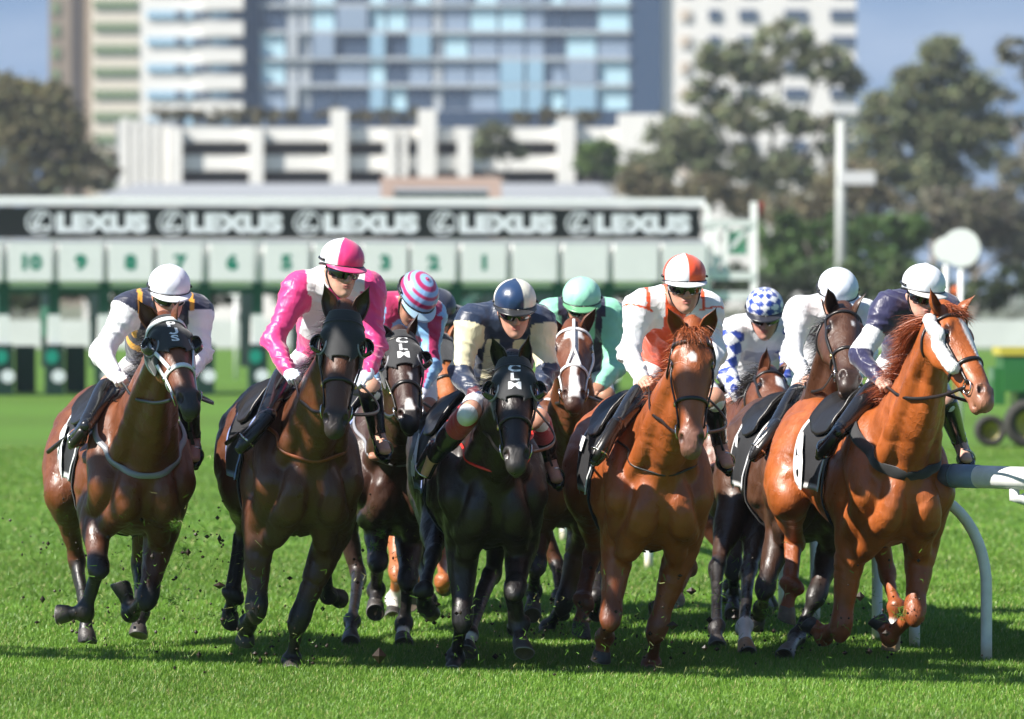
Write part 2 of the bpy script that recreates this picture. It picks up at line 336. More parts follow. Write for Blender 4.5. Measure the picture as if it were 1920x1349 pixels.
# ---------------------------------------------------------------- ground
def ground_mat():
    m, nt, b = new_mat('turf'); N = nt.nodes; L = nt.links; tc = N.new('ShaderNodeTexCoord')
    sep = N.new('ShaderNodeSeparateXYZ'); L.new(tc.outputs['Object'], sep.inputs[0])
    def noise(sc, det=4, mp=None):
        n = N.new('ShaderNodeTexNoise'); n.inputs['Scale'].default_value = sc; n.inputs['Detail'].default_value = det
        if mp: q = N.new('ShaderNodeMapping'); q.inputs['Scale'].default_value = mp; L.new(tc.outputs['Object'], q.inputs[0]); L.new(q.outputs[0], n.inputs['Vector'])
        else: L.new(tc.outputs['Object'], n.inputs['Vector'])
        return n.outputs['Fac']
    def mix(f, a, c):
        x = N.new('ShaderNodeMix'); x.data_type = 'RGBA'; L.new(f, x.inputs['Factor'])
        for s_, v in (('A', a), ('B', c)):
            if isinstance(v, tuple): x.inputs[s_].default_value = (*v, 1)
            else: L.new(v, x.inputs[s_])
        return x.outputs['Result']
    def rng_(f, a, c, lo=0., hi=1.):
        r = N.new('ShaderNodeMapRange'); r.inputs['From Min'].default_value = a; r.inputs['From Max'].default_value = c; r.inputs['To Min'].default_value = lo; r.inputs['To Max'].default_value = hi; L.new(f, r.inputs['Value']); return r.outputs[0]
    c1 = mix(noise(1.2), (.050, .120, .013), (.090, .190, .024)); c2 = mix(rng_(noise(14, 6), .4, .7), c1, (.11, .19, .028)); c3 = mix(rng_(noise(60, 4), .62, .75), c2, (.16, .15, .06))
    # mown bands
    wv = N.new('ShaderNodeMath'); wv.operation = 'SINE'; ad = N.new('ShaderNodeMath'); ad.operation = 'MULTIPLY_ADD'; L.new(sep.outputs['Y'], ad.inputs[0]); ad.inputs[1].default_value = .42; L.new(noise(.08, 2), ad.inputs[2]); L.new(ad.outputs[0], wv.inputs[0])
    c4 = mix(rng_(wv.outputs[0], -.35, .35), c3, (.10, .215, .028)); c4b = N.new('ShaderNodeMix'); c4b.data_type = 'RGBA'; c4b.inputs['Factor'].default_value = .5; L.new(c3, c4b.inputs['A']); L.new(c4, c4b.inputs['B'])
    L.new(c4b.outputs['Result'], b.inputs['Base Color']); b.inputs['Roughness'].default_value = .8; b.inputs['Specular IOR Level'].default_value = .2
    bp = N.new('ShaderNodeBump'); bp.inputs['Strength'].default_value = .7; bp.inputs['Distance'].default_value = .05; L.new(noise(45, 6), bp.inputs['Height']); L.new(bp.outputs[0], b.inputs['Normal']); return m
g = MB().add([(-900, 5, 0), (900, 5, 0), (900, 190, 0), (-900, 190, 0)], [(0, 1, 2, 3)]).build('racecourse_turf', ground_mat(), loc=(0, 0, 0)); g['kind'] = 'structure'
g = MB().add([(-3500, 190, -.01), (3500, 190, -.01), (3500, 4500, -.01), (-3500, 4500, -.01)], [(0, 1, 2, 3)]).build('far_ground', mat_simple('far_ground', (.12, .13, .07), nscale=.05, noise=.4), loc=(0, 0, -.01)); g['kind'] = 'structure'
def grass_blades(name, n, y0, y1, h0, h1, wd, x_of):
    y = rng.uniform(y0, y1, n); x = rng.uniform(-1, 1, n)*x_of(y); P = np.column_stack([x, y, np.zeros(n)])
    cl = vnoise(P*np.array([2.5, 2.5, 1])); h = rng.uniform(h0, h1, n)*(1+.15*cl); a = rng.uniform(0, 2*math.pi, n); s_ = np.column_stack([np.cos(a), np.sin(a), np.zeros(n)]); ln = rng.normal(0, .45, (n, 2)); ln[:, 0] += .15
    V = np.zeros((n, 5, 3)); w_ = wd*rng.uniform(.6, 1.2, n)
    V[:, 0] = P-s_*w_[:, None]; V[:, 1] = P+s_*w_[:, None]; mid = P+np.column_stack([ln*h[:, None]*.28, h*.58]); V[:, 2] = mid-s_*w_[:, None]*.75; V[:, 3] = mid+s_*w_[:, None]*.75; V[:, 4] = P+np.column_stack([ln*h[:, None]*.85, h*rng.uniform(.75, 1, n)])
    base = np.arange(n)[:, None]*5; F = np.concatenate([base+np.array([[0, 1, 3, 2]]), base+np.array([[2, 3, 4, 4]])]); 
    t = rng.uniform(0, 1, (n, 1)); big = sstep(-.3, .4, vnoise(P*np.array([.6, .9, 1])))[:, None]; col = np.array([[.075, .19, .016]])*(1-t)+np.array([[.20, .34, .045]])*t; col = col*(.88+.22*big); dry = rng.random(n) < .06; col[dry] = (.42, .40, .16)
    me = bpy.data.meshes.new(name); me.vertices.add(n*5); me.vertices.foreach_set('co', V.reshape(-1).astype(np.float32))
    tri = np.concatenate([base+np.array([[0, 1, 3]]), base+np.array([[0, 3, 2]]), base+np.array([[2, 3, 4]])]).astype(np.int32)
    me.loops.add(tri.size); me.loops.foreach_set('vertex_index', tri.ravel()); me.polygons.add(len(tri)); me.polygons.foreach_set('loop_start', np.arange(0, tri.size, 3, dtype=np.int32)); me.polygons.foreach_set('loop_total', np.full(len(tri), 3, np.int32)); me.update(calc_edges=True)
    at_ = me.color_attributes.new('Col', 'FLOAT_COLOR', 'POINT'); c4 = np.ones((n, 5, 4), np.float32); c4[:, :, :3] = col[:, None]; at_.data.foreach_set('color', c4.ravel()); me.materials.append(M['blade'])
    o = bpy.data.objects.new(name, me); C.objects.link(o); o['kind'] = 'stuff'; return o
m, nt_, b = new_mat('grass_blade'); M['blade'] = m; a_ = nt_.nodes.new('ShaderNodeAttribute'); a_.attribute_name = 'Col'; nt_.links.new(a_.outputs['Color'], b.inputs['Base Color']); b.inputs['Roughness'].default_value = .45; b.inputs['Specular IOR Level'].default_value = .35
tr = nt_.nodes.new('ShaderNodeBsdfTranslucent'); nt_.links.new(a_.outputs['Color'], tr.inputs['Color']); mxs = nt_.nodes.new('ShaderNodeMixShader'); mxs.inputs[0].default_value = .3; nt_.links.new(b.outputs[0], mxs.inputs[1]); nt_.links.new(tr.outputs[0], mxs.inputs[2]); nt_.links.new(mxs.outputs[0], nt_.nodes['Material Output'].inputs['Surface'])
for nm_, y0, y1, n_, wd in (('grass', 24.5, 31.5, 260000, .0019), ('grass', 31.5, 42, 200000, .0028), ('grass', 42, 70, 170000, .0045)):
    o = grass_blades(nm_, n_, y0, y1, (.018 if y0 < 40 else .020), (.040 if y0 < 40 else .036), wd, lambda y: y*.098+.9); tag(o, dict(zip((24.5, 31.5, 42), ('green turf grass in the sharp foreground', 'green turf grass under and behind the horses', 'green turf grass stretching back out of focus')))[y0], 'grass')
# ---------------------------------------------------------------- starting gate
gy = lambda px: 105+(px+100)/1420*2.4
def gp(px, py, dy=0.): q = at(px, py, gy(px)); return q+np.array([0, dy, 0])
def gate():
    white = mat_simple('white_paint_gate', (.86, .85, .84), rough=.45, noise=.06, nscale=3); green = mat_simple('green_paint', (.015, .10, .055), rough=.5); dk = mat_simple('dark_green_pad', (.006, .035, .026), rough=.6, nscale=5); teal = mat_simple('teal_paint', (.01, .28, .20), rough=.5); blk = mat_simple('black_board', (.010, .011, .012), rough=.5); pn = mat_simple('white_print_gate', (.80, .81, .86), rough=.6); mint = mat_simple('mint_panel', (.25, .62, .42), rough=.5); grn = mat_simple('number_green', (.01, .22, .14))
    a = gp(-110, 740); root = empty('starting_gate', (0, 106, 0), 'long white starting gate with numbered stalls under a black banner, behind the riders', 'starting gate')
    def top_z(px, dz): return gp(px, HORIZON)[2]*0+dz
    xs = [-110, 1322]; P = [gp(x, 547) for x in xs]; z = lambda v: np.array([0, 0, v])
    A, B = P[0]*np.array([1, 1, 0]), P[1]*np.array([1, 1, 0]); L = np.linalg.norm(B-A); d = (B-A)/L; nrm_ = np.array([d[1], -d[0], 0])   # towards the viewer
    def Q(s_, off, zz): return A+d*s_+nrm_*off+z(zz)
    def slab(s0, s1, o0, o1, z0, z1, mb): 
        V = [Q(s_, o, zz) for s_ in (s0, s1) for o in (o0, o1) for zz in (z0, z1)]; return mb.add(V, [(0, 1, 3, 2), (4, 6, 7, 5), (0, 4, 5, 1), (2, 3, 7, 6), (0, 2, 6, 4), (1, 5, 7, 3)])
    Z = lambda py, px=-110: CAM_H-(py-HORIZON)/F_PX*gy(px)
    zt, zb1, zb0, zs, zp1, zp0, zr = Z(368), Z(388), Z(446), Z(452), Z(455), Z(527), Z(548)
    slab(0, L, 0, -2.6, zt-.06, zt, MB()).build('roof_panel', white, root); slab(0, L, .02, -.10, zb1+.02, zt-.062, MB()).build('top_beam', white, root)
    bn = slab(0, L-.12, .10, .03, zb0, zb1, MB()).build('banner', blk, root)
    slab(0, L, .02, -.06, zp0-.12, zb0-.01, MB()).build('panel_rail', white, root)
    # banner lettering: an emblem ring and the wide word, repeated
    px0 = [(-210, -25), (48, 278), (296, 530), (550, 785), (805, 1040), (1060, 1295)]
    def spx(px):   # distance along the gate for a pixel column
        lo, hi = 0., L
        for _ in range(40):
            m_ = (lo+hi)/2; q = Q(m_, .1, 1); 
            if q[0]/q[1]*F_PX+CX < px: lo = m_
            else: hi = m_
        return lo
    zc = (zb0+zb1)/2; hb = (zb1-zb0)
    for e0, e1 in px0:
        s0, s1 = spx(e0), spx(e1); R = hb*.40; mb = MB(); n = 40
        if e0 > 0:
            cx_ = s0+R*1.15
            for r0, r1, sx_ in ((R*.86, R, 1.15),):
                V = []; 
                for i in range(n):
                    a_ = 2*math.pi*i/n; V += [Q(cx_+sx_*r0*math.cos(a_), .112, zc+r0*math.sin(a_)), Q(cx_+sx_*r1*math.cos(a_), .112, zc+r1*math.sin(a_))]
                mb.add(V, [(2*i, 2*i+1, (2*i+3) % (2*n), (2*i+2) % (2*n)) for i in range(n)])
            def stroke(pts, w0):
                for (xa, za), (xb, zb_) in zip(pts[:-1], pts[1:]):
                    dd = nrm((xb-xa, zb_-za, 0)); nx_, nz_ = -dd[1]*w0/2, dd[0]*w0/2
                    mb.add([Q(cx_+R*(xa+nx_), .116, zc+R*(za+nz_)), Q(cx_+R*(xb+nx_), .116, zc+R*(zb_+nz_)), Q(cx_+R*(xb-nx_), .116, zc+R*(zb_-nz_)), Q(cx_+R*(xa-nx_), .116, zc+R*(za-nz_))], [(0, 1, 2, 3)])
            stroke([(.35, .75), (-.10, .10), (-.42, -.38), (.75, -.40)], .26); stroke([(-.15, .85), (-.6, -.05), (-.62, -.45), (-.2, -.62)], .16)
            ts = cx_+R*1.35
        else: ts = s0+ (s1-s0)*.30
        V, Fs = text_shape('LEXUS', .07); w0 = V[:, 0].max()-V[:, 0].min(); V2 = V.copy(); V2[:, 0] = (V[:, 0]-V[:, 0].min())/w0*(s1-ts); keepx = ts+V2[:, 0]
        if e0 < 0: keepx = np.maximum(keepx, .02)
        mb.add([Q(a_, .114, zc+v*hb*.56) for a_, v in zip(keepx, V2[:, 1])], Fs); mb.build('banner_lettering', pn, bn)
    pxs = [-40, 55, 150, 243, 335, 433, 535, 628, 720, 810, 905, 1000, 1095, 1190, 1280]; nums = ['', '10', '9', '8', '7', '6', '5', '4', '3', '2', '1', '', '', '', '']
    edges = [(pxs[i]+pxs[i+1])/2 for i in range(len(pxs)-1)]
    for px, nm in zip(pxs, nums):
        s0, s1 = spx(px-41), spx(px+41); pa = slab(s0, s1, .26, .05, zp0, zp1, MB()).build('number_panel', white, root)
        if nm:
            V, Fs = text_shape(nm, .06); mb = MB(); sc = .26; c_ = (s0+s1)/2; mb.add([Q(c_+v[0]*sc*1.15, .264, (zp0+zp1)/2+v[1]*sc) for v in V], Fs); mb.build('number', grn, pa)
    for i, e in enumerate([-88]+edges):
        c_ = spx(e); w_ = .065
        st = slab(c_-w_, c_+w_, -.1, -2.4, zr-.55, zr-.4, MB()); slab(c_-.04, c_+.04, -.1, -2.4, .5, 1.9, st); fr_ = st.build('stall_partition', green, root)
        slab(c_-.10, c_+.10, .06, -.1, zr-.42, zp0-.02, MB()).build('upper_post', green, root); slab(c_-.12, c_+.10, .14, -.06, .95, zr-.42, MB()).build('padded_post', white, root)
        slab(c_-.17, c_+.17, .20, -.1, .02, .95, MB()).build('foot_pad', dk, root)
        mb = MB(); V = [Q(c_-.06+.12*math.cos(a_), .212, .72+.13*math.sin(a_)) for a_ in np.linspace(0, 2*math.pi, 18, endpoint=False)]; mb.add(V, [tuple(range(18))]); mb.build('teal_disc', teal, root)
        mb = MB(); V = [Q(c_+.06+.13*math.cos(a_), .216, .36+.12*math.sin(a_)) for a_ in np.linspace(0, 2*math.pi, 18, endpoint=False)]; mb.add(V, [tuple(range(18))]); mb.build('white_disc', pn, root)
        if i % 4 == 0 or i in (1, 2):
            slab(c_+.24, c_+.62, -.3, -.42, .05, .92, MB()).build('tail_door', dk, root)
    slab(0, L, .0, -.12, zr-.03, zp0-.12, MB()).build('lower_beam', green, root)
    # white tubular end frame
    mb = MB(); s0 = spx(1322)-.05; e1 = s0+1.0; E = Q(s0, 0, 0); T = zt-.12
    def bar_(s_a, z_a, s_b, z_b, w_=.10): mb.bar(Q(s_a, .05, z_a), Q(s_b, .05, z_b), w_)
    bar_(s0+.1, .1, s0+.1, T); bar_(s0+1.0, .3, s0+1.0, T+.05, .13); bar_(s0, T-.35, s0+1.0, T-.35, .14); bar_(s0, zp0+.1, s0+1.0, zp0+.1, .15); bar_(s0, zp0-.28, s0+1.0, zp0-.28, .16); bar_(s0+.1, zp0+.15, s0+.95, T-.4, .08); bar_(s0+.45, zp0+.1, s0+.45, T-.35, .10); bar_(s0+.05, zr-1.6, s0+1, zr-.4, .08); bar_(s0+.25, zp0+.1, s0+.25, T-.35, .12)
    fe_ = mb.build('end_frame', white, root); slab(s0+.5, s0+.9, -.1, -.14, zp0+.5, T-.5, MB()).build('mint_panel', mint, fe_)
    slab(s0+1.08, s0+1.2, 0, -.05, T-.2, T+.05, MB()).build('red_flag', mat_simple('red_flag', (.45, .03, .03)), root)
gate()
# ---------------------------------------------------------------- far fence, tractor, markers, pole
def box_at(mb, px0, px1, py0, py1, Y, dep, col=None):
    a = at(px0, py1, Y); b = at(px1, py0, Y); return mb.box(a[0], b[0], Y, Y+dep, max(a[2], 0), b[2], col)
wp = mat_simple('white_boards', (.62, .63, .62), rough=.6, noise=.3, nscale=.4)
for i, (x0, x1) in enumerate([(-13.5, -9), (-8.9, -4.6), (-4.5, -.2), (-.1, 4.2), (4.3, 8.6), (8.7, 13.2), (13.3, 20)]):
    f = MB().box(x0*1.35, x1*1.35-.05, 190, 190.1, .05, .98).build('advertising_board', wp); tag(f, 'pale advertising board beyond the far turf, %s' % ['at the left edge', 'second from the left', 'behind the pink jockey', 'behind the mint jockey', 'behind the orange jockey', 'behind the leading chestnut', 'at the right edge'][i], 'board', 'white boards along the far side of the course')
def tractor():
    Y = 70.; r = empty('tractor', (8.9*Y/100, Y, 0), 'green tractor with yellow wheels parked at the right edge', 'tractor'); gr = mat_simple('tractor_green', (.025, .13, .03), rough=.35, coat=.4); ye = mat_simple('tractor_yellow', (.45, .38, .05), rough=.4); rb = mat_simple('tyre', (.03, .028, .024), rough=.8); X = lambda px: (px+14-CX)/F_PX*Y; Z = lambda py: CAM_H-(py-HORIZON)/F_PX*Y
    m = MB().box(X(1868), X(2000), Y, Y+1.2, Z(735), Z(668)); m.box(X(1895), X(2010), Y+.1, Y+1.1, Z(770), Z(735)); m.build('body', gr, r)
    MB().box(X(1862), X(2000), Y-.02, Y+1.22, Z(667), Z(652)).build('roof_stripe', ye, r); MB().box(X(1850), X(1872), Y+.1, Y+.9, Z(760), Z(690)).build('grille', gr, r)
    for (px, py, R, yy) in ((1912, 766, 46, 0), (1852, 775, 30, .9), (2000, 750, 62, 0)):
        c = np.array([X(px), Y+yy-.15, Z(py)]); c[2] = R/F_PX*Y; n = 28; R_ = R/F_PX*Y; V = []; F = []
        prof = [(.55, -.10), (.95, -.12), (1, -.08), (1, .08), (.95, .12), (.55, .10)]
        for i in range(n):
            a_ = 2*math.pi*i/n; tread = 1.0 if i % 2 else .965
            for q, (rr, o) in enumerate(prof): V.append(c+np.array([R_*rr*(tread if rr > .9 else 1)*math.cos(a_), o*1.6, R_*rr*(tread if rr > .9 else 1)*math.sin(a_)]))
        F = [(i*6+j, ((i+1) % n)*6+j, ((i+1) % n)*6+(j+1) % 6, i*6+(j+1) % 6) for i in range(n) for j in range(6)]
        wh = mesh_obj('wheel', V, F, rb, r); V = [c+np.array([R_*.56*math.cos(2*math.pi*i/n), -.11, R_*.56*math.sin(2*math.pi*i/n)]) for i in range(n)]+[c+np.array([0, -.03, 0])]; mesh_obj('rim', V, [(i, (i+1) % n, n) for i in range(n)], ye, wh)
tractor()
def marker(px, py, rpx, Y, label, num=None, n2=None):
    r = empty('course_marker', tuple(at(px, 547, Y)*np.array([1, 1, 0])), label, 'marker', 'round white course markers'); c = at(px, py, Y); R = rpx/F_PX*Y
    MB().tube([(c[0], Y+.05, 0), (c[0], Y+.05, c[2])], .035, 8).build('post', wp2, r, smooth=True); V = [c+np.array([R*math.cos(a_), dy, R*math.sin(a_)]) for dy in (0, .03) for a_ in np.linspace(0, 2*math.pi, 32, endpoint=False)]
    dd = mesh_obj('disc', V, [tuple(range(32))[::-1], tuple(range(32, 64))]+[(i, (i+1) % 32, 32+(i+1) % 32, 32+i) for i in range(32)], wp2, r, smooth=False)
    if num:
        V, Fs = text_shape(num, .05); mesh_obj('number', [c+np.array([v[0]*R*.9, -.006, v[1]*R*.9]) for v in V], Fs, M['leather'], dd, smooth=False)
wp2 = mat_simple('marker_white', (.78, .78, .77), rough=.5)
marker(1802, 465, 36, 84, 'large round white marker board above the leading jockey at the right'); marker(1774, 468, 24, 87, 'smaller white disc overlapping behind the large round marker board'); marker(442, 538, 19, 125, 'small round white disc seen through the gate beside the pink sleeve')
t = MB().ball(at(1793, 546, 100), 9/F_PX*100, 12, 8).tube([at(1793, 546, 100), at(1793, 547, 100)*np.array([1, 1, 0])], .02, 6).build('orange_marker', mat_simple('orange_ball', (.6, .12, .03))); tag(t, 'small orange ball on a stick behind the leading chestnut', 'marker')
def pole():
    Y = 235.; X = lambda px: (px-CX)/F_PX*Y; Z = lambda py: CAM_H-(py-HORIZON)/F_PX*Y; r = empty('floodlight_pole', (X(1577), Y, 0), 'tall grey pole with pale crossbar lamps among the right hand trees', 'pole'); gm_ = mat_simple('grey_pole', (.42, .44, .42), rough=.5)
    MB().tube([(X(1577), Y, 0), (X(1577), Y, Z(205))], [.24, .20], 10).build('mast', gm_, r, smooth=True); wt = mat_simple('lamp_housing', (.6, .6, .6))
    MB().box(X(1560), X(1608), Y-.3, Y+.2, Z(214), Z(196)).build('lamp_box', wt, r); MB().box(X(1572), X(1640), Y-.3, Y+.1, Z(346), Z(322)).build('sign_panel', wt, r)
pole()
# ---------------------------------------------------------------- buildings
def mats_b(): 
    return dict(cream=mat_simple('cream_render', (.66, .60, .50), noise=.06, nscale=.3), green=mat_simple('green_spandrel', (.16, .22, .12), nscale=.5), brown=mat_simple('brown_brick', (.25, .20, .155), nscale=.4, noise=.15), dbrown=mat_simple('shadow_recess', (.06, .05, .045)),
      white=mat_simple('white_render', (.72, .70, .66), noise=.06, nscale=.3), wg=mat_simple('pale_glazing', (.30, .46, .58), rough=.12, coat=.5), dg=mat_simple('dark_glazing', (.06, .085, .13), rough=.10, coat=.6), navy=mat_simple('navy_cladding', (.05, .085, .15), rough=.35), mull=mat_simple('grey_frame', (.40, .43, .46), rough=.5),
      cy=mat_simple('cyan_blind', (.46, .66, .74), rough=.3), gb=mat_simple('grey_blue_panel', (.27, .34, .44), rough=.3), conc=mat_simple('white_concrete', (.76, .74, .70), noise=.12, nscale=.3), roof=mat_simple('grey_roofing', (.30, .31, .32), noise=.1, nscale=.2), pink=mat_simple('pink_masonry', (.50, .36, .30), nscale=.3), dgreen=mat_simple('dark_green_shutter', (.03, .12, .09)), tan=mat_simple('tan_blind', (.52, .44, .36)))
B = mats_b()
def PX(px, Y): return (px-CX)/F_PX*Y
def PZ(py, Y): return CAM_H-(py-HORIZON)/F_PX*Y
def tower(name, label, px0, px1, Y, top, wall, dep=18):
    r = empty(name, (PX((px0+px1)/2, Y), Y+dep/2, 0), label, 'building'); MB().box(PX(px0, Y), PX(px1, Y), Y, Y+dep, 0, top).build('wall', wall, r); return r
# brown tower with a dark vertical recess
r = tower('apartment_tower', 'narrow brown brick tower with a dark vertical recess at the far left', 92, 174, 760, 62, B['brown'], 14)
MB().box(PX(134, 760), PX(154, 760), 759.8, 760.5, 2, 61).build('recess', B['dbrown'], r)
for k in range(20):
    MB().box(PX(98, 760), PX(112, 760), 759.8, 760.4, 3+k*3, 4.6+k*3).build('window', B['green'], r)
r = tower('apartment_tower', 'cream tower ringed with green window bands beside the brown tower', 172, 264, 758, 62, B['cream'], 16)
z = PZ(10, 758)
for k in range(-2, 18):
    zz = PZ(9+42*k, 758)
    if 1 < zz < 60: f = MB().box(PX(176, 758), PX(260, 758), 757.7, 758.3, zz-.55, zz+.55).build('window_band', B['green'], r)
r = tower('apartment_tower', 'white tower with ribbon windows and rounded balconies left of the glass tower', 264, 462, 640, 60, B['white'], 18)
for k in range(-4, 7):
    zz = PZ(28+50*k, 640)
    if zz < 3: continue
    f = MB().box(PX(276, 640), PX(462, 640), 639.7, 640.2, zz-.42, zz+.42).build('window_band', B['wg'], r)
    for a, b in ((330, 346), (362, 396), (432, 462)): MB().box(PX(a, 640), PX(b, 640), 639.6, 639.695, zz-.40, zz+.40).build('dark_pane', B['dg'], f)
    MB().box(PX(380, 640), PX(458, 640), 637.9, 639.6, zz-2.5, zz-.9).build('balcony', B['white'], r)
# glass tower
Y = 640; r = tower('glass_tower', 'broad glass tower chequered in pale blue, grey and dark panes, top centre', 460, 1240, Y, 60, B['gb'], 24)
MB().box(PX(458, Y), PX(487, Y), Y-.6, Y+.2, 0, 60).build('corner_cladding', B['navy'], r); MB().box(PX(1182, Y), PX(1241, Y), Y-.6, Y+.2, 0, 60).build('corner_cladding', B['navy'], r)
rg = np.random.default_rng(5); xs = [487, 537, 562, 585, 630, 692, 725, 765, 810, 832, 880, 935, 985, 1022, 1060, 1120, 1182]
for k in range(-5, 6):
    py1 = 205+50*k-0; z0, z1 = PZ(py1+4, Y), PZ(py1-40, Y)
    if z0 < 20: pass
    for i in range(len(xs)-1):
        u = rg.random(); wide = xs[i+1]-xs[i]
        mt = B['mull'] if wide < 26 else (B['cy'] if u < .36 else B['dg'] if u < .60 else B['gb'] if u < .90 else (B['tan'] if xs[i] == 985 and k < -1 else B['wg']))
        MB().box(PX(xs[i]+3, Y), PX(xs[i+1]-3, Y), Y-.35-(.5 if u > .8 else 0), Y-.02, z0, z1).build('window', mt, r)
for k in range(-5, 7):
    MB().box(PX(487, Y), PX(1182, Y), Y-.8, Y-.36, PZ(215+50*k, Y), PZ(207+50*k, Y)).build('floor_slab', B['mull'], r)
r = tower('apartment_tower', 'plain white tower with small dark windows behind the big gum tree', 1240, 1605, 640, 60, B['white'], 18)
for k in range(-4, 7):
    for a, b in ((1275, 1294), (1328, 1350), (1385, 1418), (1470, 1512), (1556, 1604)):
        zz = PZ(30+49*k, 640)
        if zz > 3: MB().box(PX(a, 640), PX(b, 640), 639.75, 640.1, zz-.55, zz+.65).build('window', B['dg'] if a > 1300 else B['tan'], r)
# podium car park: open decks between white slabs and columns
Y = 450; r = empty('parking_structure', (PX(700, Y), Y+10, 0), 'long low white multi-level car park below the glass tower', 'building')
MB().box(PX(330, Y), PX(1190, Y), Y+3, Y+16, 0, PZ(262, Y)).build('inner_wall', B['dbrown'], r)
for a, b in ((240, 266), (292, 320)): MB().box(PX(330, Y), PX(1190, Y), Y, Y+3, PZ(b, Y), PZ(a, Y)).build('deck_parapet', B['conc'], r)
MB().box(PX(230, Y), PX(1190, Y), Y-.3, Y+3, 0, PZ(345, Y)).build('base_wall', B['roof'], r)
for a, b, t_ in ((320, 342, 240), (468, 494, 240), (620, 652, 206), (722, 744, 240), (752, 764, 240), (784, 818, 206), (858, 882, 240), (1044, 1078, 222), (1158, 1240, 215)): MB().box(PX(a, Y), PX(b, Y), Y-.8, Y+.6, 0, PZ(t_, Y)).build('column', B['conc'], r)
for i in range(5): MB().box(PX(228+i*19, Y), PX(242+i*19, Y), Y-.4, Y+2, 0, PZ(222+i*4, Y)).build('fin', B['conc'], r)
MB().box(PX(218, Y), PX(330, Y), Y, Y+14, 0, PZ(228, Y)).build('end_block', B['roof'], r)
for a, b, s0 in ((500, 620, 206), (655, 782, 206), (822, 1040, 208), (1080, 1185, 206)): MB().box(PX(a, Y+20), PX(b, Y+20), Y+20, Y+26, 0, PZ(s0, Y+20)).build('glazed_storey', B['dg'], r)
Y = 300; r = empty('course_building', (PX(830, Y), Y+5, 0), 'low grey roofed course building with a pink arched doorway above the gate', 'building')
V = [(PX(150, Y), Y, PZ(378, Y)), (PX(1160, Y), Y, PZ(378, Y)), (PX(1130, Y), Y+12, PZ(344, Y+12)), (PX(230, Y), Y+12, PZ(344, Y+12))]; MB().add(V, [(0, 1, 2, 3)]).add([(v[0], v[1], v[2]-.25) for v in V], [(3, 2, 1, 0)]).build('roof', B['roof'], r)
MB().box(PX(155, Y), PX(1155, Y), Y+.6, Y+12, 0, PZ(379, Y)-.3).build('wall', B['conc'], r)
MB().box(PX(714, Y-3), PX(940, Y-3), Y-3, Y-1, PZ(352, Y-3), PZ(332, Y-3)).box(PX(714, Y-3), PX(738, Y-3), Y-3, Y-1, 0, PZ(352, Y-3)-.002).box(PX(916, Y-3), PX(940, Y-3), Y-3, Y-1, 0, PZ(352, Y-3)-.002).build('porch', B['pink'], r); MB().box(PX(738, Y-2), PX(916, Y-2), Y-1.6, Y-1.2, 0, PZ(360, Y-2)).build('shutter', B['dgreen'], r)
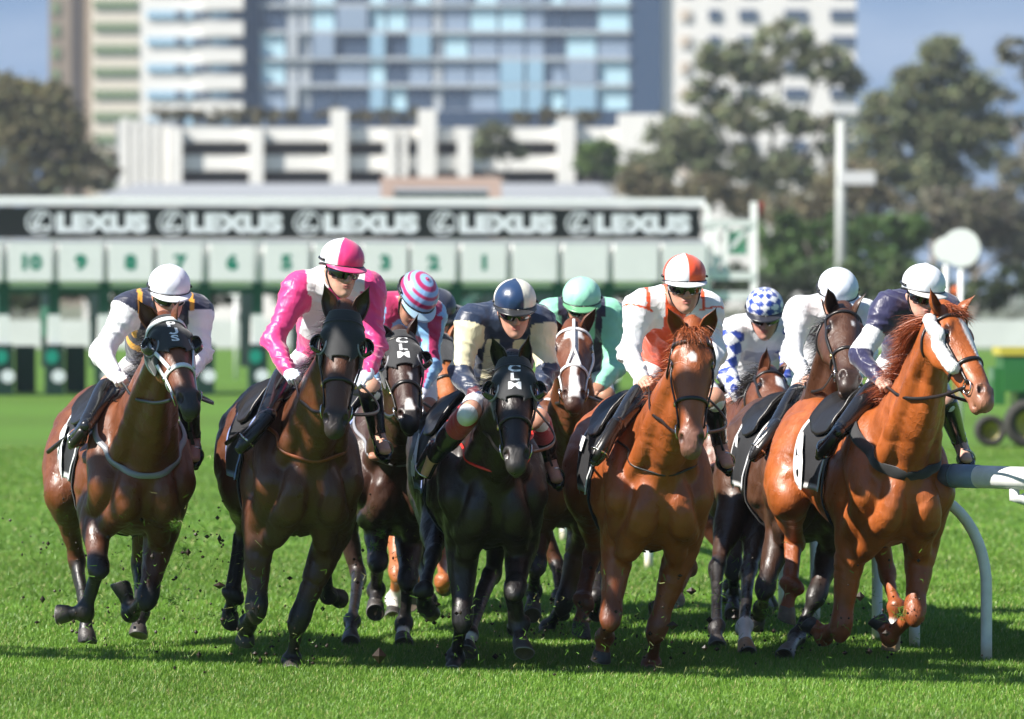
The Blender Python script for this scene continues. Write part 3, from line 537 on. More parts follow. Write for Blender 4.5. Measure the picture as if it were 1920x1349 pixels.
# ---------------------------------------------------------------- trees
def mat_leaf(name):
    m, nt, b = new_mat(name); a = nt.nodes.new('ShaderNodeAttribute'); a.attribute_name = 'Col'; nt.links.new(a.outputs['Color'], b.inputs['Base Color']); b.inputs['Roughness'].default_value = .6; b.inputs['Specular IOR Level'].default_value = .25
    t = nt.nodes.new('ShaderNodeBsdfTranslucent'); nt.links.new(a.outputs['Color'], t.inputs['Color']); x = nt.nodes.new('ShaderNodeMixShader'); x.inputs[0].default_value = .25; nt.links.new(b.outputs[0], x.inputs[1]); nt.links.new(t.outputs[0], x.inputs[2]); nt.links.new(x.outputs[0], nt.nodes['Material Output'].inputs['Surface']); return m
M['leaf'] = mat_leaf('leaf'); M['bark'] = mat_simple('bark', (.22, .19, .16), rough=.9, nscale=2, noise=.3)
def tree(label, blobs, Y, col, n, leaf, base_px, group, cat='tree', name='tree', dens=.62, thick=.35):
    X = lambda px: PX(px, Y); Z = lambda py: PZ(py, Y)
    r = empty(name, (X(base_px), Y, 0), label, cat, group); tot = sum(b[2]*b[3] for b in blobs); P = []; Rs = []
    for (cx, cy, rx, ry) in blobs:
        k = max(30, int(n*rx*ry/tot)); ncl = max(12, int(34*rx*ry/1500)); c0 = np.array([X(cx), Y, Z(cy)]); R = np.array([rx/F_PX*Y, rx/F_PX*Y*.8, ry/F_PX*Y])
        u = rng.normal(0, 1, (ncl, 3)); u /= np.linalg.norm(u, axis=1, keepdims=True); cc = c0+u*R*(rng.uniform(.35, 1.0, (ncl, 1))**.5)*.9; cs = rng.uniform(.18, .40, ncl)*min(R[0], R[2])
        i = rng.integers(0, ncl, k); v = rng.normal(0, 1, (k, 3)); v /= np.linalg.norm(v, axis=1, keepdims=True); P.append(cc[i]+v*cs[i][:, None]*np.abs(rng.normal(0, .75, (k, 1)))*np.array([1.2, 1.2, .8])); Rs.append((i*7.3) % 1)
        Rs[-1] = Rs[-1]
        if name == 'tree' or True:
            P[-1][:, 2] = np.maximum(P[-1][:, 2], .1)
    P = np.concatenate(P); rs = np.concatenate(Rs); k = len(P); a = rng.normal(0, 1, (k, 3)); a /= np.linalg.norm(a, axis=1, keepdims=True); b = np.cross(a, rng.normal(0, 1, (k, 3))); b /= np.linalg.norm(b, axis=1, keepdims=True); s_ = leaf*rng.uniform(.6, 1.5, (k, 1))
    V = np.stack([P-a*s_, P+b*s_*.6, P+a*s_, P-b*s_*.6], 1).reshape(-1, 3); F = np.arange(4*k).reshape(-1, 4); cv = np.array(col)[None]*(.6+.8*rs[:, None])*(1+rng.uniform(-.2, .2, (k, 3))*.6)
    mesh_obj('crown', V, F, M['leaf'], r, col=np.repeat(cv, 4, 0), smooth=False)
    mb = MB(); b0 = np.array([X(base_px), Y, -.1]); top = np.array([X(blobs[0][0]), Y, Z(blobs[0][1])]); tk = thick
    fork = b0*.55+top*.45; mb.tube([b0, b0*.7+fork*.3+np.array([.2, 0, 0]), fork], [tk, tk*.8, tk*.62], 8)
    for bl in blobs[:7]:
        e = np.array([X(bl[0]), Y, Z(bl[1])]); mb.tube([fork, fork*.5+e*.5+rng.normal(0, .4, 3), e], [tk*.5, tk*.3, tk*.08], 6)
    mb.build('trunk', M['bark'], r, smooth=True); return r
GUM = (.19, .21, .115); OLV = (.12, .14, .06); GR = (.10, .20, .04); BRN = (.19, .17, .10)
gp_ = 'trees beyond the racecourse'
tree('tall open gum tree standing in front of the white tower', [(1470, 75, 62, 38), (1350, 110, 55, 38), (1540, 120, 60, 40), (1420, 130, 60, 34), (1325, 175, 45, 30), (1590, 150, 34, 30), (1400, 215, 80, 40), (1280, 260, 70, 50), (1500, 230, 50, 30), (1220, 315, 60, 40), (1350, 300, 80, 45), (1470, 330, 80, 50), (1560, 260, 30, 60)], 385, GUM, 26000, .19, 1400, gp_)
tree('grey green gum tree with a domed crown right of the floodlight pole', [(1770, 110, 55, 45), (1720, 165, 60, 45), (1815, 175, 55, 50), (1660, 225, 62, 55), (1760, 245, 80, 55), (1850, 265, 50, 60), (1640, 300, 60, 50), (1740, 330, 90, 50)], 380, GUM, 26000, .19, 1740, gp_)
tree('sparse gum tree leaning in at the right edge', [(1905, 95, 42, 28), (1960, 130, 50, 60), (1885, 180, 26, 16), (1915, 235, 30, 22), (1960, 300, 60, 80), (1900, 330, 34, 40)], 372, (.18, .18, .12), 8000, .18, 1960, gp_)
tree('brownish bushy tree between the two big gum trees', [(1590, 350, 70, 60), (1530, 400, 60, 50), (1640, 390, 60, 50), (1480, 400, 60, 40)], 350, BRN, 12000, .17, 1570, gp_)
tree('dark leafy tree behind the end of the starting gate', [(1240, 370, 70, 40), (1330, 360, 60, 36), (1400, 385, 50, 40), (1190, 340, 40, 34)], 355, BRN, 11000, .17, 1300, gp_)
tree('wide grey bush behind the round marker', [(1840, 400, 90, 60), (1760, 400, 60, 50), (1900, 440, 60, 60), (1700, 430, 40, 50)], 340, (.18, .17, .12), 14000, .17, 1820, gp_)
tree('small bright green tree beside the white car park', [(1124, 292, 38, 30), (1100, 310, 24, 22), (1150, 318, 22, 22)], 430, (.10, .17, .035), 3500, .2, 1124, gp_)
tree('pale green tree in front of the car park decks', [(930, 262, 40, 34), (905, 285, 26, 26), (960, 290, 26, 22)], 435, (.15, .17, .09), 3500, .2, 930, gp_)
tree('dark conifer-like tree at the left edge', [(60, 250, 60, 60), (120, 240, 45, 60), (20, 200, 45, 50), (150, 310, 45, 50), (60, 330, 80, 50), (100, 180, 36, 30)], 400, (.15, .14, .07), 15000, .2, 80, gp_)
tree('tawny autumn tree at the upper left corner', [(10, 175, 60, 40), (70, 190, 60, 40), (25, 240, 50, 40), (-30, 260, 50, 60)], 420, (.24, .22, .09), 9000, .2, 20, gp_)
tree('low brown bush at the left below the cream tower', [(190, 330, 34, 28), (210, 310, 20, 26), (10, 345, 40, 30)], 395, (.14, .13, .08), 4000, .18, 180, gp_)
for i, (a, b, lab) in enumerate(((282, 420, 'roof garden shrubs above the left end of the car park'), (430, 560, 'second clump of roof garden shrubs, left of the tall column'), (600, 800, 'dark roof planting between the two tall columns'), (960, 1120, 'roof planting at the right end of the car park'))):
    tree(lab, [(a+(b-a)*t, 217, (b-a)*.16, 15) for t in (.12, .38, .62, .88)], 455, (.16, .15, .09), 2500, .18, (a+b)/2, 'roof garden shrubs on the car park', 'shrub', 'roof_shrub', thick=.08)
for i, (a, b, lab) in enumerate(((1425, 1520, 'dark green hedge clump right of the gate frame'), (1515, 1620, 'dark green hedge clump behind the floodlight pole'), (1615, 1730, 'green hedge clump left of the round marker'))):
    tree(lab, [(a+(b-a)*t, 440+8*math.sin(i+t*9), (b-a)*.22, 42) for t in (.15, .5, .85)]+[((a+b)/2, 500, (b-a)*.5, 45)], 262, (.10, .17, .055), 9000, .14, (a+b)/2, 'hedge clumps on the far side', 'hedge', 'hedge', thick=.1)
for i in range(8):
    a = -60+i*265; tree('low dark shrubbery beyond the boards, %s' % ['at the left edge', 'seen through the first stalls', 'seen left of the pink jockey', 'behind the striped cap', 'behind the navy and cream jockey', 'behind the orange jockey', 'behind the jockey in diamonds', 'behind the leading chestnut'][i], [(a+60+50*j, 540+14*math.sin(i*3+j*2), 46, 34) for j in range(5)], 225+i % 3*6, (.05, .07, .035) if i % 2 else (.08, .11, .045), 4500, .13, a+130, 'low shrubbery beyond the boards', 'shrub', 'shrub', thick=.06)
# ---------------------------------------------------------------- running rail
def running_rail():
    root = empty('running_rail', (2.5, 29.6, 0), 'white plastic running rail on curved posts, right of the leading chestnut', 'rail'); wm = mat_attr('rail_plastic', rough=.4, nz=.12, nscale=12, bump=.1)
    K = .98; path = [(4.2, 27.6), (3.3, 28.15), (2.6, 28.75), (2.14, 29.35), (1.85, 30.7), (1.70, 31.4), (1.56, 32.4), (1.43, 33.3), (1.30, 34.3), (1.1, 36.), (.7, 39.5), (.2, 44.), (-.6, 50.)]
    Pp = []
    for i in range(len(path)-1):
        for t in np.linspace(0, 1, 8, endpoint=False): Pp.append((path[i][0]*(1-t)+path[i+1][0]*t, path[i][1]*(1-t)+path[i+1][1]*t, K))
    Pp = np.array(Pp)
    for _ in range(3): Pp[1:-1] = Pp[1:-1]*.5+(Pp[:-2]+Pp[2:])*.25
    rl = MB().tube(Pp, .058, 18, col=(.74, .74, .72)).build('rail', wm, root, smooth=True, usecol=True)
    s0 = at(1786, 886, 29.1); s1 = at(1836, 887, 29.0); i0 = np.argmin(np.abs(Pp[:20, 0]-s0[0])); a = np.array([s0[0]-.03, np.interp(-s0[0], -Pp[:30, 0], Pp[:30, 1]), K]); b = np.array([s1[0], np.interp(-s1[0], -Pp[:30, 0], Pp[:30, 1]), K])
    MB().tube([a, b], .0605, 18, col=(.20, .25, .34)).tube([a*.72+b*.28-(b-a)*.02, a*.72+b*.28+(b-a)*.03], .064, 18, col=(.10, .12, .16)).build('shaded_joint_sleeve', wm, rl, smooth=True, usecol=True)  # sleeve's blue-grey is the horse's shade put into the colour
    bases = [(3.40, 28.2), (2.86, 28.75), (2.47, 29.60), (2.176, 30.74), (2.02, 31.45), (1.90, 32.4), (1.77, 33.2), (1.63, 34.2), (1.40, 36.), (.95, 39.5), (.40, 44.)]
    for i, (x, y) in enumerate(bases):
        d = np.linalg.norm(Pp[:, :2]-np.array([x-(.46 if i < 2 else .30), y])[None], axis=1); q = Pp[d.argmin()]; P = []
        for t in np.linspace(0, 1, 20):
            # from under the rail, out and down in a long bend to the turf
            if t < .62: a_ = t/.62*math.pi/2; P.append((q[0]+(x-q[0])*math.sin(a_), q[1]+(y-q[1])*math.sin(a_), K-.10-.50*(1-math.cos(a_))))
            else: P.append((x, y, (K-.60)*(1-(t-.62)/.38)-.02*(t == 1)))
        P = [(q[0], q[1], K-.03)]+P; ps = np.array(P); cz = np.array([(.74, .74, .72) if p[2] > .10 else (.62, .55, .42) for p in np.repeat(ps, 14, 0)])
        MB().tube(P, [.026]+[.030]*(len(P)-1), 14, col=cz).build('post', wm, root, smooth=True, usecol=True)
running_rail()
# ---------------------------------------------------------------- torn turf thrown up by the hooves
def debris():
    n = 2000; V = []; F = []; cc = []; mb = MB(); spots = [(160, 1150, 29.5), (300, 1080, 29.6), (450, 1150, 29), (560, 1200, 28.9), (700, 1050, 30.8), (860, 1180, 28.9), (1000, 1120, 31), (1130, 1190, 28.8), (1260, 1170, 29), (1380, 1130, 31), (1520, 1180, 29.6), (1660, 1150, 29.2), (330, 1010, 29.7), (100, 1020, 30.5)]
    for i in range(n):
        px, py, Y = spots[i % len(spots)]; sg = rng.normal(0, 1, 3); c = at(px+sg[0]*62, py+sg[1]*58, Y+sg[2]*.7)
        if c[2] < .02: c[2] = .03+abs(sg[1])*.03
        if i % 3 == 0:      # soil crumb
            r = (abs(rng.normal(0, .0045))+.0025)*(2.2 if i % 45 == 0 else 1); ph = rng.uniform(.6, 1.4, 3); q = np.array([(1, 0, 0), (-1, 0, 0), (0, 1, 0), (0, -1, 0), (0, 0, 1), (0, 0, -1)])*r*ph+c; mb.add(q, [(0, 2, 4), (2, 1, 4), (1, 3, 4), (3, 0, 4), (2, 0, 5), (1, 2, 5), (3, 1, 5), (0, 3, 5)], (.035, .022, .014))
        else:
            d = nrm(rng.normal(0, 1, 3)); s_ = nrm(np.cross(d, rng.normal(0, 1, 3))); L = rng.uniform(.02, .055); w_ = .0018; bd = rng.normal(0, .012, 3); mb.add([c-s_*w_, c+s_*w_, c+d*L*.5+bd+s_*w_, c+d*L*.5+bd-s_*w_, c+d*L], [(0, 1, 2, 3), (3, 2, 4)], (.12, .26, .03) if i % 4 else (.36, .38, .14))
    for (px, py, Y) in ((345, 1036, 29.4), (327, 985, 29.3), (326, 1128, 29.2), (700, 1025, 30.5), (715, 1000, 30.6), (1085, 1180, 28.8), (1265, 1215, 28.9), (1440, 1150, 29.4), (1690, 1150, 29.2)):   # clods with grass still on
        c = at(px, py, Y)
        for j in range(90):
            d = nrm(rng.normal(0, 1, 3)); s_ = nrm(np.cross(d, rng.normal(0, 1, 3))); o = c+rng.normal(0, .014, 3); L = rng.uniform(.02, .05); w_ = .0016; mb.add([o-s_*w_, o+s_*w_, o+d*L], [(0, 1, 2)], (.13, .28, .03) if j % 5 else (.05, .03, .02))
    o = mb.build('flying_turf', M['blade'], usecol=True); o['kind'] = 'stuff'; o['label'] = 'torn grass and soil thrown up around the hooves'; o['category'] = 'turf debris'

def shadow_boom():  # unseen boom, added only to cast the dark strip on the turf
    st = mat_simple('boom_grey', (.12, .12, .13), rough=.4); off = -np.array(SUN)*(4.5/SUN[2]); off[2] = 0; a = np.array([-4.3, 30.75, 0])-off; b = np.array([3.6, 27.45, 0])-off; a[2] = b[2] = 4.5
    r = empty('shadow_boom', (a[0], a[1], 0), 'added unseen boom high on the left, casting the dark strip across the turf', 'shadow caster'); d = nrm(b-a); n_ = np.cross(d, (0, 0, 1)); mb = MB(); L = np.linalg.norm(b-a)
    for su, sv in ((-1, 1), (1, 1), (0, -1)): mb.bar(a+n_*su*.22+np.array([0, 0, sv*.2]), b+n_*su*.22+np.array([0, 0, sv*.2]), .10)
    k = int(L/.35)
    for i in range(k):
        p, q = a+d*L*i/k, a+d*L*(i+1)/k
        mb.bar(p+n_*.22+np.array([0, 0, .2]), q-n_*.22+np.array([0, 0, .2]), .07); mb.bar(p+n_*.22+np.array([0, 0, .2]), q+np.array([0, 0, -.2]), .07); mb.bar(p-n_*.22+np.array([0, 0, .2]), q+np.array([0, 0, -.2]), .07)
    mb.build('boom', st, r); MB().bar(np.array([a[0], a[1], 0]), a, .5).box(a[0]-.9, a[0]+.9, a[1]-.9, a[1]+.9, 0, .5).build('column', st, r); MB().box(b[0]-.25, b[0]+.35, b[1]-.2, b[1]+.2, 4.55, 5.0).build('boom_tip', st, r)
shadow_boom()

hz = bpy.data.materials.new('haze'); hz.use_nodes = True; hn = hz.node_tree; hn.nodes.remove(hn.nodes['Principled BSDF']); pv = hn.nodes.new('ShaderNodeVolumePrincipled'); pv.inputs['Color'].default_value = (.86, .92, 1, 1); pv.inputs['Density'].default_value = .00018; pv.inputs['Anisotropy'].default_value = .2; hn.links.new(pv.outputs[0], hn.nodes['Material Output'].inputs['Volume'])
o = MB().box(-3600, 3600, -60, 4600, -1.1, 66).build('haze', hz, loc=(0, 0, 0)); o['kind'] = 'stuff'
# ---------------------------------------------------------------- horses
def solve(P, px, py, L, d, s=1):
    """next joint: on the pixel's sight line, bone length L from P; d=+1 nearer the viewer, -1 farther, >5 an absolute depth"""
    if abs(d) > 5: return at(px, py, d*.891)
    cam0 = np.array([0, 0, CAM_H]); r = nrm(at(px, py, 1.)-cam0)
    tc = (P-cam0) @ r; q = cam0+r*tc; dist = np.linalg.norm(P-q)
    dd = math.sqrt(max(L*L-dist*dist, 0)); return cam0+r*(tc-np.sign(d)*dd*min(1, abs(d)))
class Horse:
    def __init__(s, k): 
        s.k = k; s.s = k.get('s', 1.0); s.yaw = math.radians(k['yaw']); s.pitch = math.radians(k.get('pitch', -3))
        s.h = np.array([math.sin(s.yaw), -math.cos(s.yaw), 0]); s.l = np.array([math.cos(s.yaw), math.sin(s.yaw), 0]); s.u = np.array([0, 0, 1.])
        s.chest = at(k['chest'][0], k['chest'][1]-13, k['Y']*.891)
    def W(s, x, y, z):
        dx, dz = (x-.5)*s.s, (z-1.12)*s.s
        c, n = math.cos(s.pitch), math.sin(s.pitch)
        return s.chest+s.h*(dx*c-dz*n)+s.l*y*s.s+s.u*(dx*n+dz*c)
    def hp(s, t, lx, nx): return s.poll+s.ha*t*s.HL+s.hl*lx*s.hs+s.hn*nx*s.hs
    def build_field(s):
        k = s.k; S = s.s; f = s.sdf = SDF(); W = s.W
        # trunk
        X = [.50, .42, .26, .05, -.25, -.55, -.85, -1.08, -1.24]
        Zc = [1.11, 1.12, 1.13, 1.14, 1.16, 1.20, 1.235, 1.21, 1.16]
        HW = [.10, .170, .23, .26, .28, .265, .255, .20, .10]
        HH = [.13, .23, .315, .345, .33, .28, .26, .22, .13]
        s.trunk = (X, Zc, HW, HH)
        f.loft([W(x, 0, z) for x, z in zip(X, Zc)], np.array(HW)*S, np.array(HH)*S, s.l, k=.05, res=3)
        f.loft([W(.22, 0, 1.42), W(.05, 0, 1.475), W(-.2, 0, 1.44)], [.06*S]*3, [.05*S]*3, s.l, k=.09, res=2)
        f.loft([W(-.6, 0, 1.42), W(-.85, 0, 1.455), W(-1.08, 0, 1.38)], [.10*S]*3, [.05*S]*3, s.l, k=.08, res=2)
        sp = {}
        for sg, nm in ((-1, 'R'), (1, 'L')):
            E = sp[nm] = {}
            lf = k['legs'][nm+'F']; lh = k['legs'][nm+'H']
            fx = k.get('swing', {}).get(nm, .16)
            elbow = W(fx, .19*sg, .93); e_px = lf[0]
            if e_px: elbow = at(e_px[0], e_px[1], elbow[1]) 
            kn = solve(elbow, *lf[1][:2], .43*S, lf[1][2]); fe = solve(kn, *lf[2][:2], .27*S, lf[2][2]); ho = solve(fe, *lf[3][:2], .19*S, lf[3][2])
            E['front'] = [elbow, kn, fe, ho]
            st = W(-.60, .19*sg, .95)
            hs_ = lh[0]
            if hs_: st = at(hs_[0], hs_[1], st[1])
            hk = solve(st, *lh[1][:2], .45*S, lh[1][2]); hf = solve(hk, *lh[2][:2], .36*S, lh[2][2]); hh = solve(hf, *lh[3][:2], .19*S, lh[3][2])
            E['hind'] = [st, hk, hf, hh]
            # shoulder blade, point of shoulder, triceps
            f.loft([W(.12, .13*sg, 1.40), W(.30, .185*sg, 1.25), W(.43, .19*sg, 1.10)], [.07*S, .085*S, .085*S], [.14*S, .12*S, .10*S], s.l, k=.035, res=2)
            f.loft([W(.12, .21*sg, 1.20), W(.10, .225*sg, 1.05), elbow+s.u*.03], [.07*S, .075*S, .06*S], [.14*S, .13*S, .09*S], s.l, k=.035, res=2)
            sh = W(.44, .175*sg, 1.08)
            f.loft([sh, (sh+elbow)/2+s.h*.02, elbow], [.085*S, .085*S, .08*S], [.09*S, .10*S, .10*S], s.l, k=.04, res=2)
            # pectorals: two bulging bands a side with a cleft between
            f.loft([W(.48, .055*sg, 1.22), W(.535, .084*sg, 1.08), W(.51, .105*sg, .97), W(.38, .15*sg, .90)], [.045*S, .076*S, .080*S, .06*S], [.05*S, .080*S, .078*S, .06*S], s.l, k=.013, res=3)
            mid = (W(.44, .10*sg, .93)*.5+(elbow*.6+kn*.4)*.5)
            f.loft([W(.44, .075*sg, .95), mid, elbow*.7+kn*.3], [.07*S, .06*S, .035*S], [.06*S, .06*S, .035*S], s.l, k=.03, res=2)
            for g_ in ([W(.60, .012*sg, 1.20), W(.615, .008*sg, 1.08), W(.60, .010*sg, .96)], [W(.52, .150*sg, 1.26), W(.565, .170*sg, 1.12), W(.53, .205*sg, .98)], [W(.30, .285*sg, 1.30), W(.26, .30*sg, 1.15), W(.30, .29*sg, 1.0)]):
                f.loft(g_, [.010*S]*3, [.010*S]*3, s.u, k=.045, sub=True, res=3)
            # forearm
            ax = nrm(kn-elbow); fwd = nrm(s.h-np.dot(s.h, ax)*ax) if abs(np.dot(s.h, ax)) < .92 else nrm(s.u-np.dot(s.u, ax)*ax)
            lat = nrm(np.cross(ax, fwd)); 
            if lat @ s.l < 0: lat = -lat
            A = lambda q, o=0., w=0.: elbow*(1-q)+kn*q+fwd*o*S+lat*w*S
            f.loft([A(-.12), A(.15), A(.42), A(.72), A(.93)], np.array([.082, .082, .07, .053, .048])*S, np.array([.10, .10, .08, .056, .052])*S, lat, k=.035)
            f.loft([A(.0, .045, .02*sg), A(.3, .042, .018*sg), A(.62, .02, .01*sg)], np.array([.042, .044, .028])*S, np.array([.045, .045, .03])*S, lat, k=.014, res=3)
            f.loft([A(.02, -.04, .03*sg), A(.35, -.03, .024*sg), A(.8, -.012, .01*sg)], np.array([.036, .036, .02])*S, np.array([.04, .036, .02])*S, lat, k=.014, res=3)
            # knee, cannon, fetlock
            ax2 = nrm(fe-kn); bk = nrm(-np.cross(lat, ax2)); 
            if np.dot(bk, fwd) > .2 and np.dot(ax, ax2) > 0: bk = -bk
            # back of leg direction: opposite of the knee's front
            frk = nrm(fwd-np.dot(fwd, ax2)*ax2) if abs(np.dot(fwd, ax2)) < .9 else nrm(ax-np.dot(ax, ax2)*ax2)
            if np.dot(ax, ax2) < -.2: frk = nrm(ax-np.dot(ax, ax2)*ax2)
            Rk = np.array([lat, fwd, ax])
            f.ell(kn+fwd*.008*S, Rk, (.050*S, .050*S, .085*S), k=.04)
            f.ell(kn-fwd*.03*S-ax*.01, Rk, (.032*S, .03*S, .03*S), k=.02)
            f.ell(kn+ax*.03*S+fwd*.014*S, Rk, (.05*S, .035*S, .022*S), k=.012)
            B = lambda q, o=0.: kn*(1-q)+fe*q+frk*o*S
            f.loft([B(.05), B(.3), B(.75), B(.95)], np.array([.044, .033, .031, .040])*S, np.array([.046, .035, .033, .042])*S, lat, k=.02)
            f.loft([B(.08, -.034), B(.5, -.036), B(.95, -.034)], np.array([.02, .016, .022])*S, np.array([.018, .016, .02])*S, lat, k=.014, res=2)
            s.pastern(f, fe, ho, ax2, frk, lat, S)
            E['fhoof'] = s.hoof_frame(fe, ho, frk, lat)
            E['flat'] = lat
            # hind quarter
            hip = W(-.86, .16*sg, 1.24)
            f.loft([hip, (hip+st)/2+s.l*.02*sg, st], [.12*S, .125*S, .10*S], [.22*S, .19*S, .12*S], s.l, k=.05, res=2)
            f.loft([W(-1.10, .12*sg, 1.24), W(-1.10, .155*sg, 1.02), (st+hk)/2*.6+W(-1.05, .16*sg, .85)*.4], [.085*S, .10*S, .06*S], [.10*S, .12*S, .07*S], s.l, k=.04, res=2)
            ax = nrm(hk-st); bck = nrm(-s.h+np.dot(s.h, ax)*ax); lat = nrm(np.cross(ax, bck))
            if lat @ s.l < 0: lat = -lat
            A2 = lambda q, o=0., w=0.: st*(1-q)+hk*q+bck*o*S+lat*w*S
            f.loft([A2(-.05), A2(.25, .03), A2(.6, .02), A2(.95, .005)], np.array([.09, .085, .055, .038])*S, np.array([.12, .12, .07, .048])*S, lat, k=.04)
            f.loft([A2(.5, .07), A2(.8, .06), A2(.97, .065)], np.array([.018, .013, .02])*S, np.array([.018, .016, .024])*S, lat, k=.014, res=2)
            f.ell(hk, np.array([lat, bck, ax]), (.044*S, .058*S, .07*S), k=.02); f.ell(hk+bck*.052*S-ax*.035*S, np.array([lat, bck, ax]), (.026*S, .028*S, .05*S), k=.02)
            ax2 = nrm(hf-hk); fr = nrm(-bck+np.dot(bck, ax2)*ax2)
            D = lambda q, o=0.: hk*(1-q)+hf*q+fr*o*S
            f.loft([D(.05), D(.3), D(.8), D(.96)], np.array([.036, .030, .028, .036])*S, np.array([.048, .034, .031, .038])*S, lat, k=.02)
            f.loft([D(.05, -.04), D(.5, -.037), D(.95, -.034)], np.array([.02, .015, .022])*S, np.array([.02, .016, .02])*S, lat, k=.014, res=2)
            s.pastern(f, hf, hh, ax2, fr, lat, S)
            E['hhoof'] = s.hoof_frame(hf, hh, fr, lat)
        s.legs = sp
        # neck and head frames
        N0 = W(.30, 0, 1.20); s.hs = S*k.get('headscale', 1.16)
        s.poll = solve(N0, *k['poll'], k.get('neck', 1.14)*S, k.get('neckdir', 1))
        s.HL = .63*S; mz = solve(s.poll, *k['muzzle'], s.HL, k.get('muzdir', 1)); 
        pm = np.linalg.norm(mz-s.poll); s.HL = max(pm, s.HL*.97); s.ha = nrm(mz-s.poll)
        hy = math.radians(k.get('hy', 0)); ref = np.array([math.sin(hy), -math.cos(hy), .35]); s.hn = nrm(ref-np.dot(ref, s.ha)*s.ha)
        s.hl = nrm(np.cross(s.ha, s.hn)); 
        if s.hl[0]*math.cos(hy)+s.hl[1]*math.sin(hy) < 0: s.hl = -s.hl
        hp = s.hp; H = s.hs
        thr = hp(.10, 0, -.13); c1 = W(.18, 0, 1.22)
        m1 = W(.42, 0, 1.30)*.62+thr*.38; m2 = W(.46, 0, 1.34)*.26+thr*.74
        s.neckpts = [c1, m1, m2, thr, hp(.02, 0, -.075)]
        f.loft(s.neckpts, np.array([.165, .112, .078, .062, .052])*S, np.array([.28, .22, .15, .11, .075])*S, s.hl*.5+s.l*.5, k=.07, res=5)
        for sg in (-1, 1):      # brachiocephalic ridge down each side of the neck, jugular groove beside it
            f.loft([hp(.2, .05*sg, -.14), m1*.5+m2*.5+s.l*.065*sg*S+s.h*.05, W(.44, .13*sg, 1.20)], np.array([.035, .05, .06])*S, np.array([.035, .06, .07])*S, s.l, k=.022, res=4)
        f.loft([hp(.22, 0, -.165), (m1+m2)/2-s.u*.12*S+s.h*.10*S, W(.50, 0, 1.22)], np.array([.035, .035, .04])*S, np.array([.03, .04, .04])*S, s.l, k=.03, res=4)
        T = [-.03, .10, .27, .45, .64, .80, .92, 1.0]
        cn = [-.055, -.055, -.062, -.060, -.055, -.050, -.05, -.058]
        f.loft([hp(t, 0, c) for t, c in zip(T, cn)], np.array([.052, .072, .082, .070, .056, .048, .050, .036])*H, np.array([.052, .066, .074, .066, .056, .048, .046, .034])*H, s.hl, k=.03)
        f.loft([hp(t, 0, n_) for t, n_ in ((.2, -.02), (.42, -.012), (.62, -.016), (.80, -.022))], np.array([.045, .034, .026, .022])*H, np.array([.026, .022, .02, .018])*H, s.hl, k=.02)
        for sg in (-1, 1):
            f.ell(hp(.22, .052*sg, -.125), np.array([s.hl, s.hn, s.ha]), (.036*H, .075*H, .095*H), k=.03)
            f.ell(hp(.37, .046*sg, -.125), np.array([s.hl, s.hn, s.ha]), (.030*H, .062*H, .075*H), k=.03)
            f.loft([hp(.42, .036*sg, -.135), hp(.65, .02*sg, -.115), hp(.9, .008*sg, -.095)], np.array([.026, .02, .02])*H, np.array([.03, .022, .02])*H, s.hl, k=.03)
            f.loft([hp(.205, .064*sg, -.020), hp(.26, .076*sg, -.027), hp(.32, .070*sg, -.042)], np.array([.018, .02, .014])*H, np.array([.018, .018, .014])*H, s.hl, k=.02, res=2)   # brow
            f.loft([hp(.36, .076*sg, -.065), hp(.48, .064*sg, -.066), hp(.58, .05*sg, -.062)], np.array([.011, .011, .006])*H, np.array([.012, .011, .006])*H, s.hl, k=.018, res=2)      # facial crest
            f.ell(hp(.285, .090*sg, -.050), np.array([s.hl, s.hn, s.ha]), (.018*H, .026*H, .030*H), k=.012, sub=True)
            # nostril
            f.ell(hp(.90, .032*sg, -.030), np.array([s.hl, s.hn, s.ha]), (.024*H, .026*H, .036*H), k=.016)
            f.ell(hp(.925, .042*sg, -.022), np.array([s.hl, nrm(s.hn+s.ha*.4), nrm(s.ha-s.hn*.4)]), (.014*H, .018*H, .024*H), k=.007, sub=True)
        f.ell(hp(1.0, 0, -.055), np.array([s.hl, s.hn, s.ha]), (.040*H, .036*H, .026*H), k=.02)
        f.ell(hp(.965, 0, -.105), np.array([s.hl, s.hn, s.ha]), (.027*H, .022*H, .036*H), k=.014)
        f.loft([hp(.995, -.05, -.088), hp(.99, .05, -.088)], [.006*H]*2, [.006*H]*2, s.hn, k=.008, sub=True)
    def pastern(s, f, fe, ho, ax2, fr, lat, S):
        a3 = nrm(ho-fe); cor = fe*.42+ho*.58; R = np.array([lat, nrm(np.cross(lat, ax2)), ax2])
        f.ell(fe, R, (.047*S, .05*S, .05*S), k=.03)
        bkw = -nrm(fr-np.dot(fr, a3)*a3) if abs(np.dot(fr, a3)) < .95 else -fr
        f.ell(fe+bkw*.025*S, R, (.03*S, .026*S, .03*S), k=.018)
        f.loft([fe, (fe+cor)/2, cor], np.array([.036, .032, .040])*S, np.array([.036, .033, .042])*S, lat, k=.02, res=2)
    def hoof_frame(s, fe, ho, fr, lat):
        a3 = nrm(ho-fe); fw = fr-np.dot(fr, a3)*a3
        fw = nrm(fw) if np.linalg.norm(fw) > .15 else nrm(np.cross(lat, a3))
        return (fe*.42+ho*.58, ho, fw, nrm(np.cross(a3, fw)))
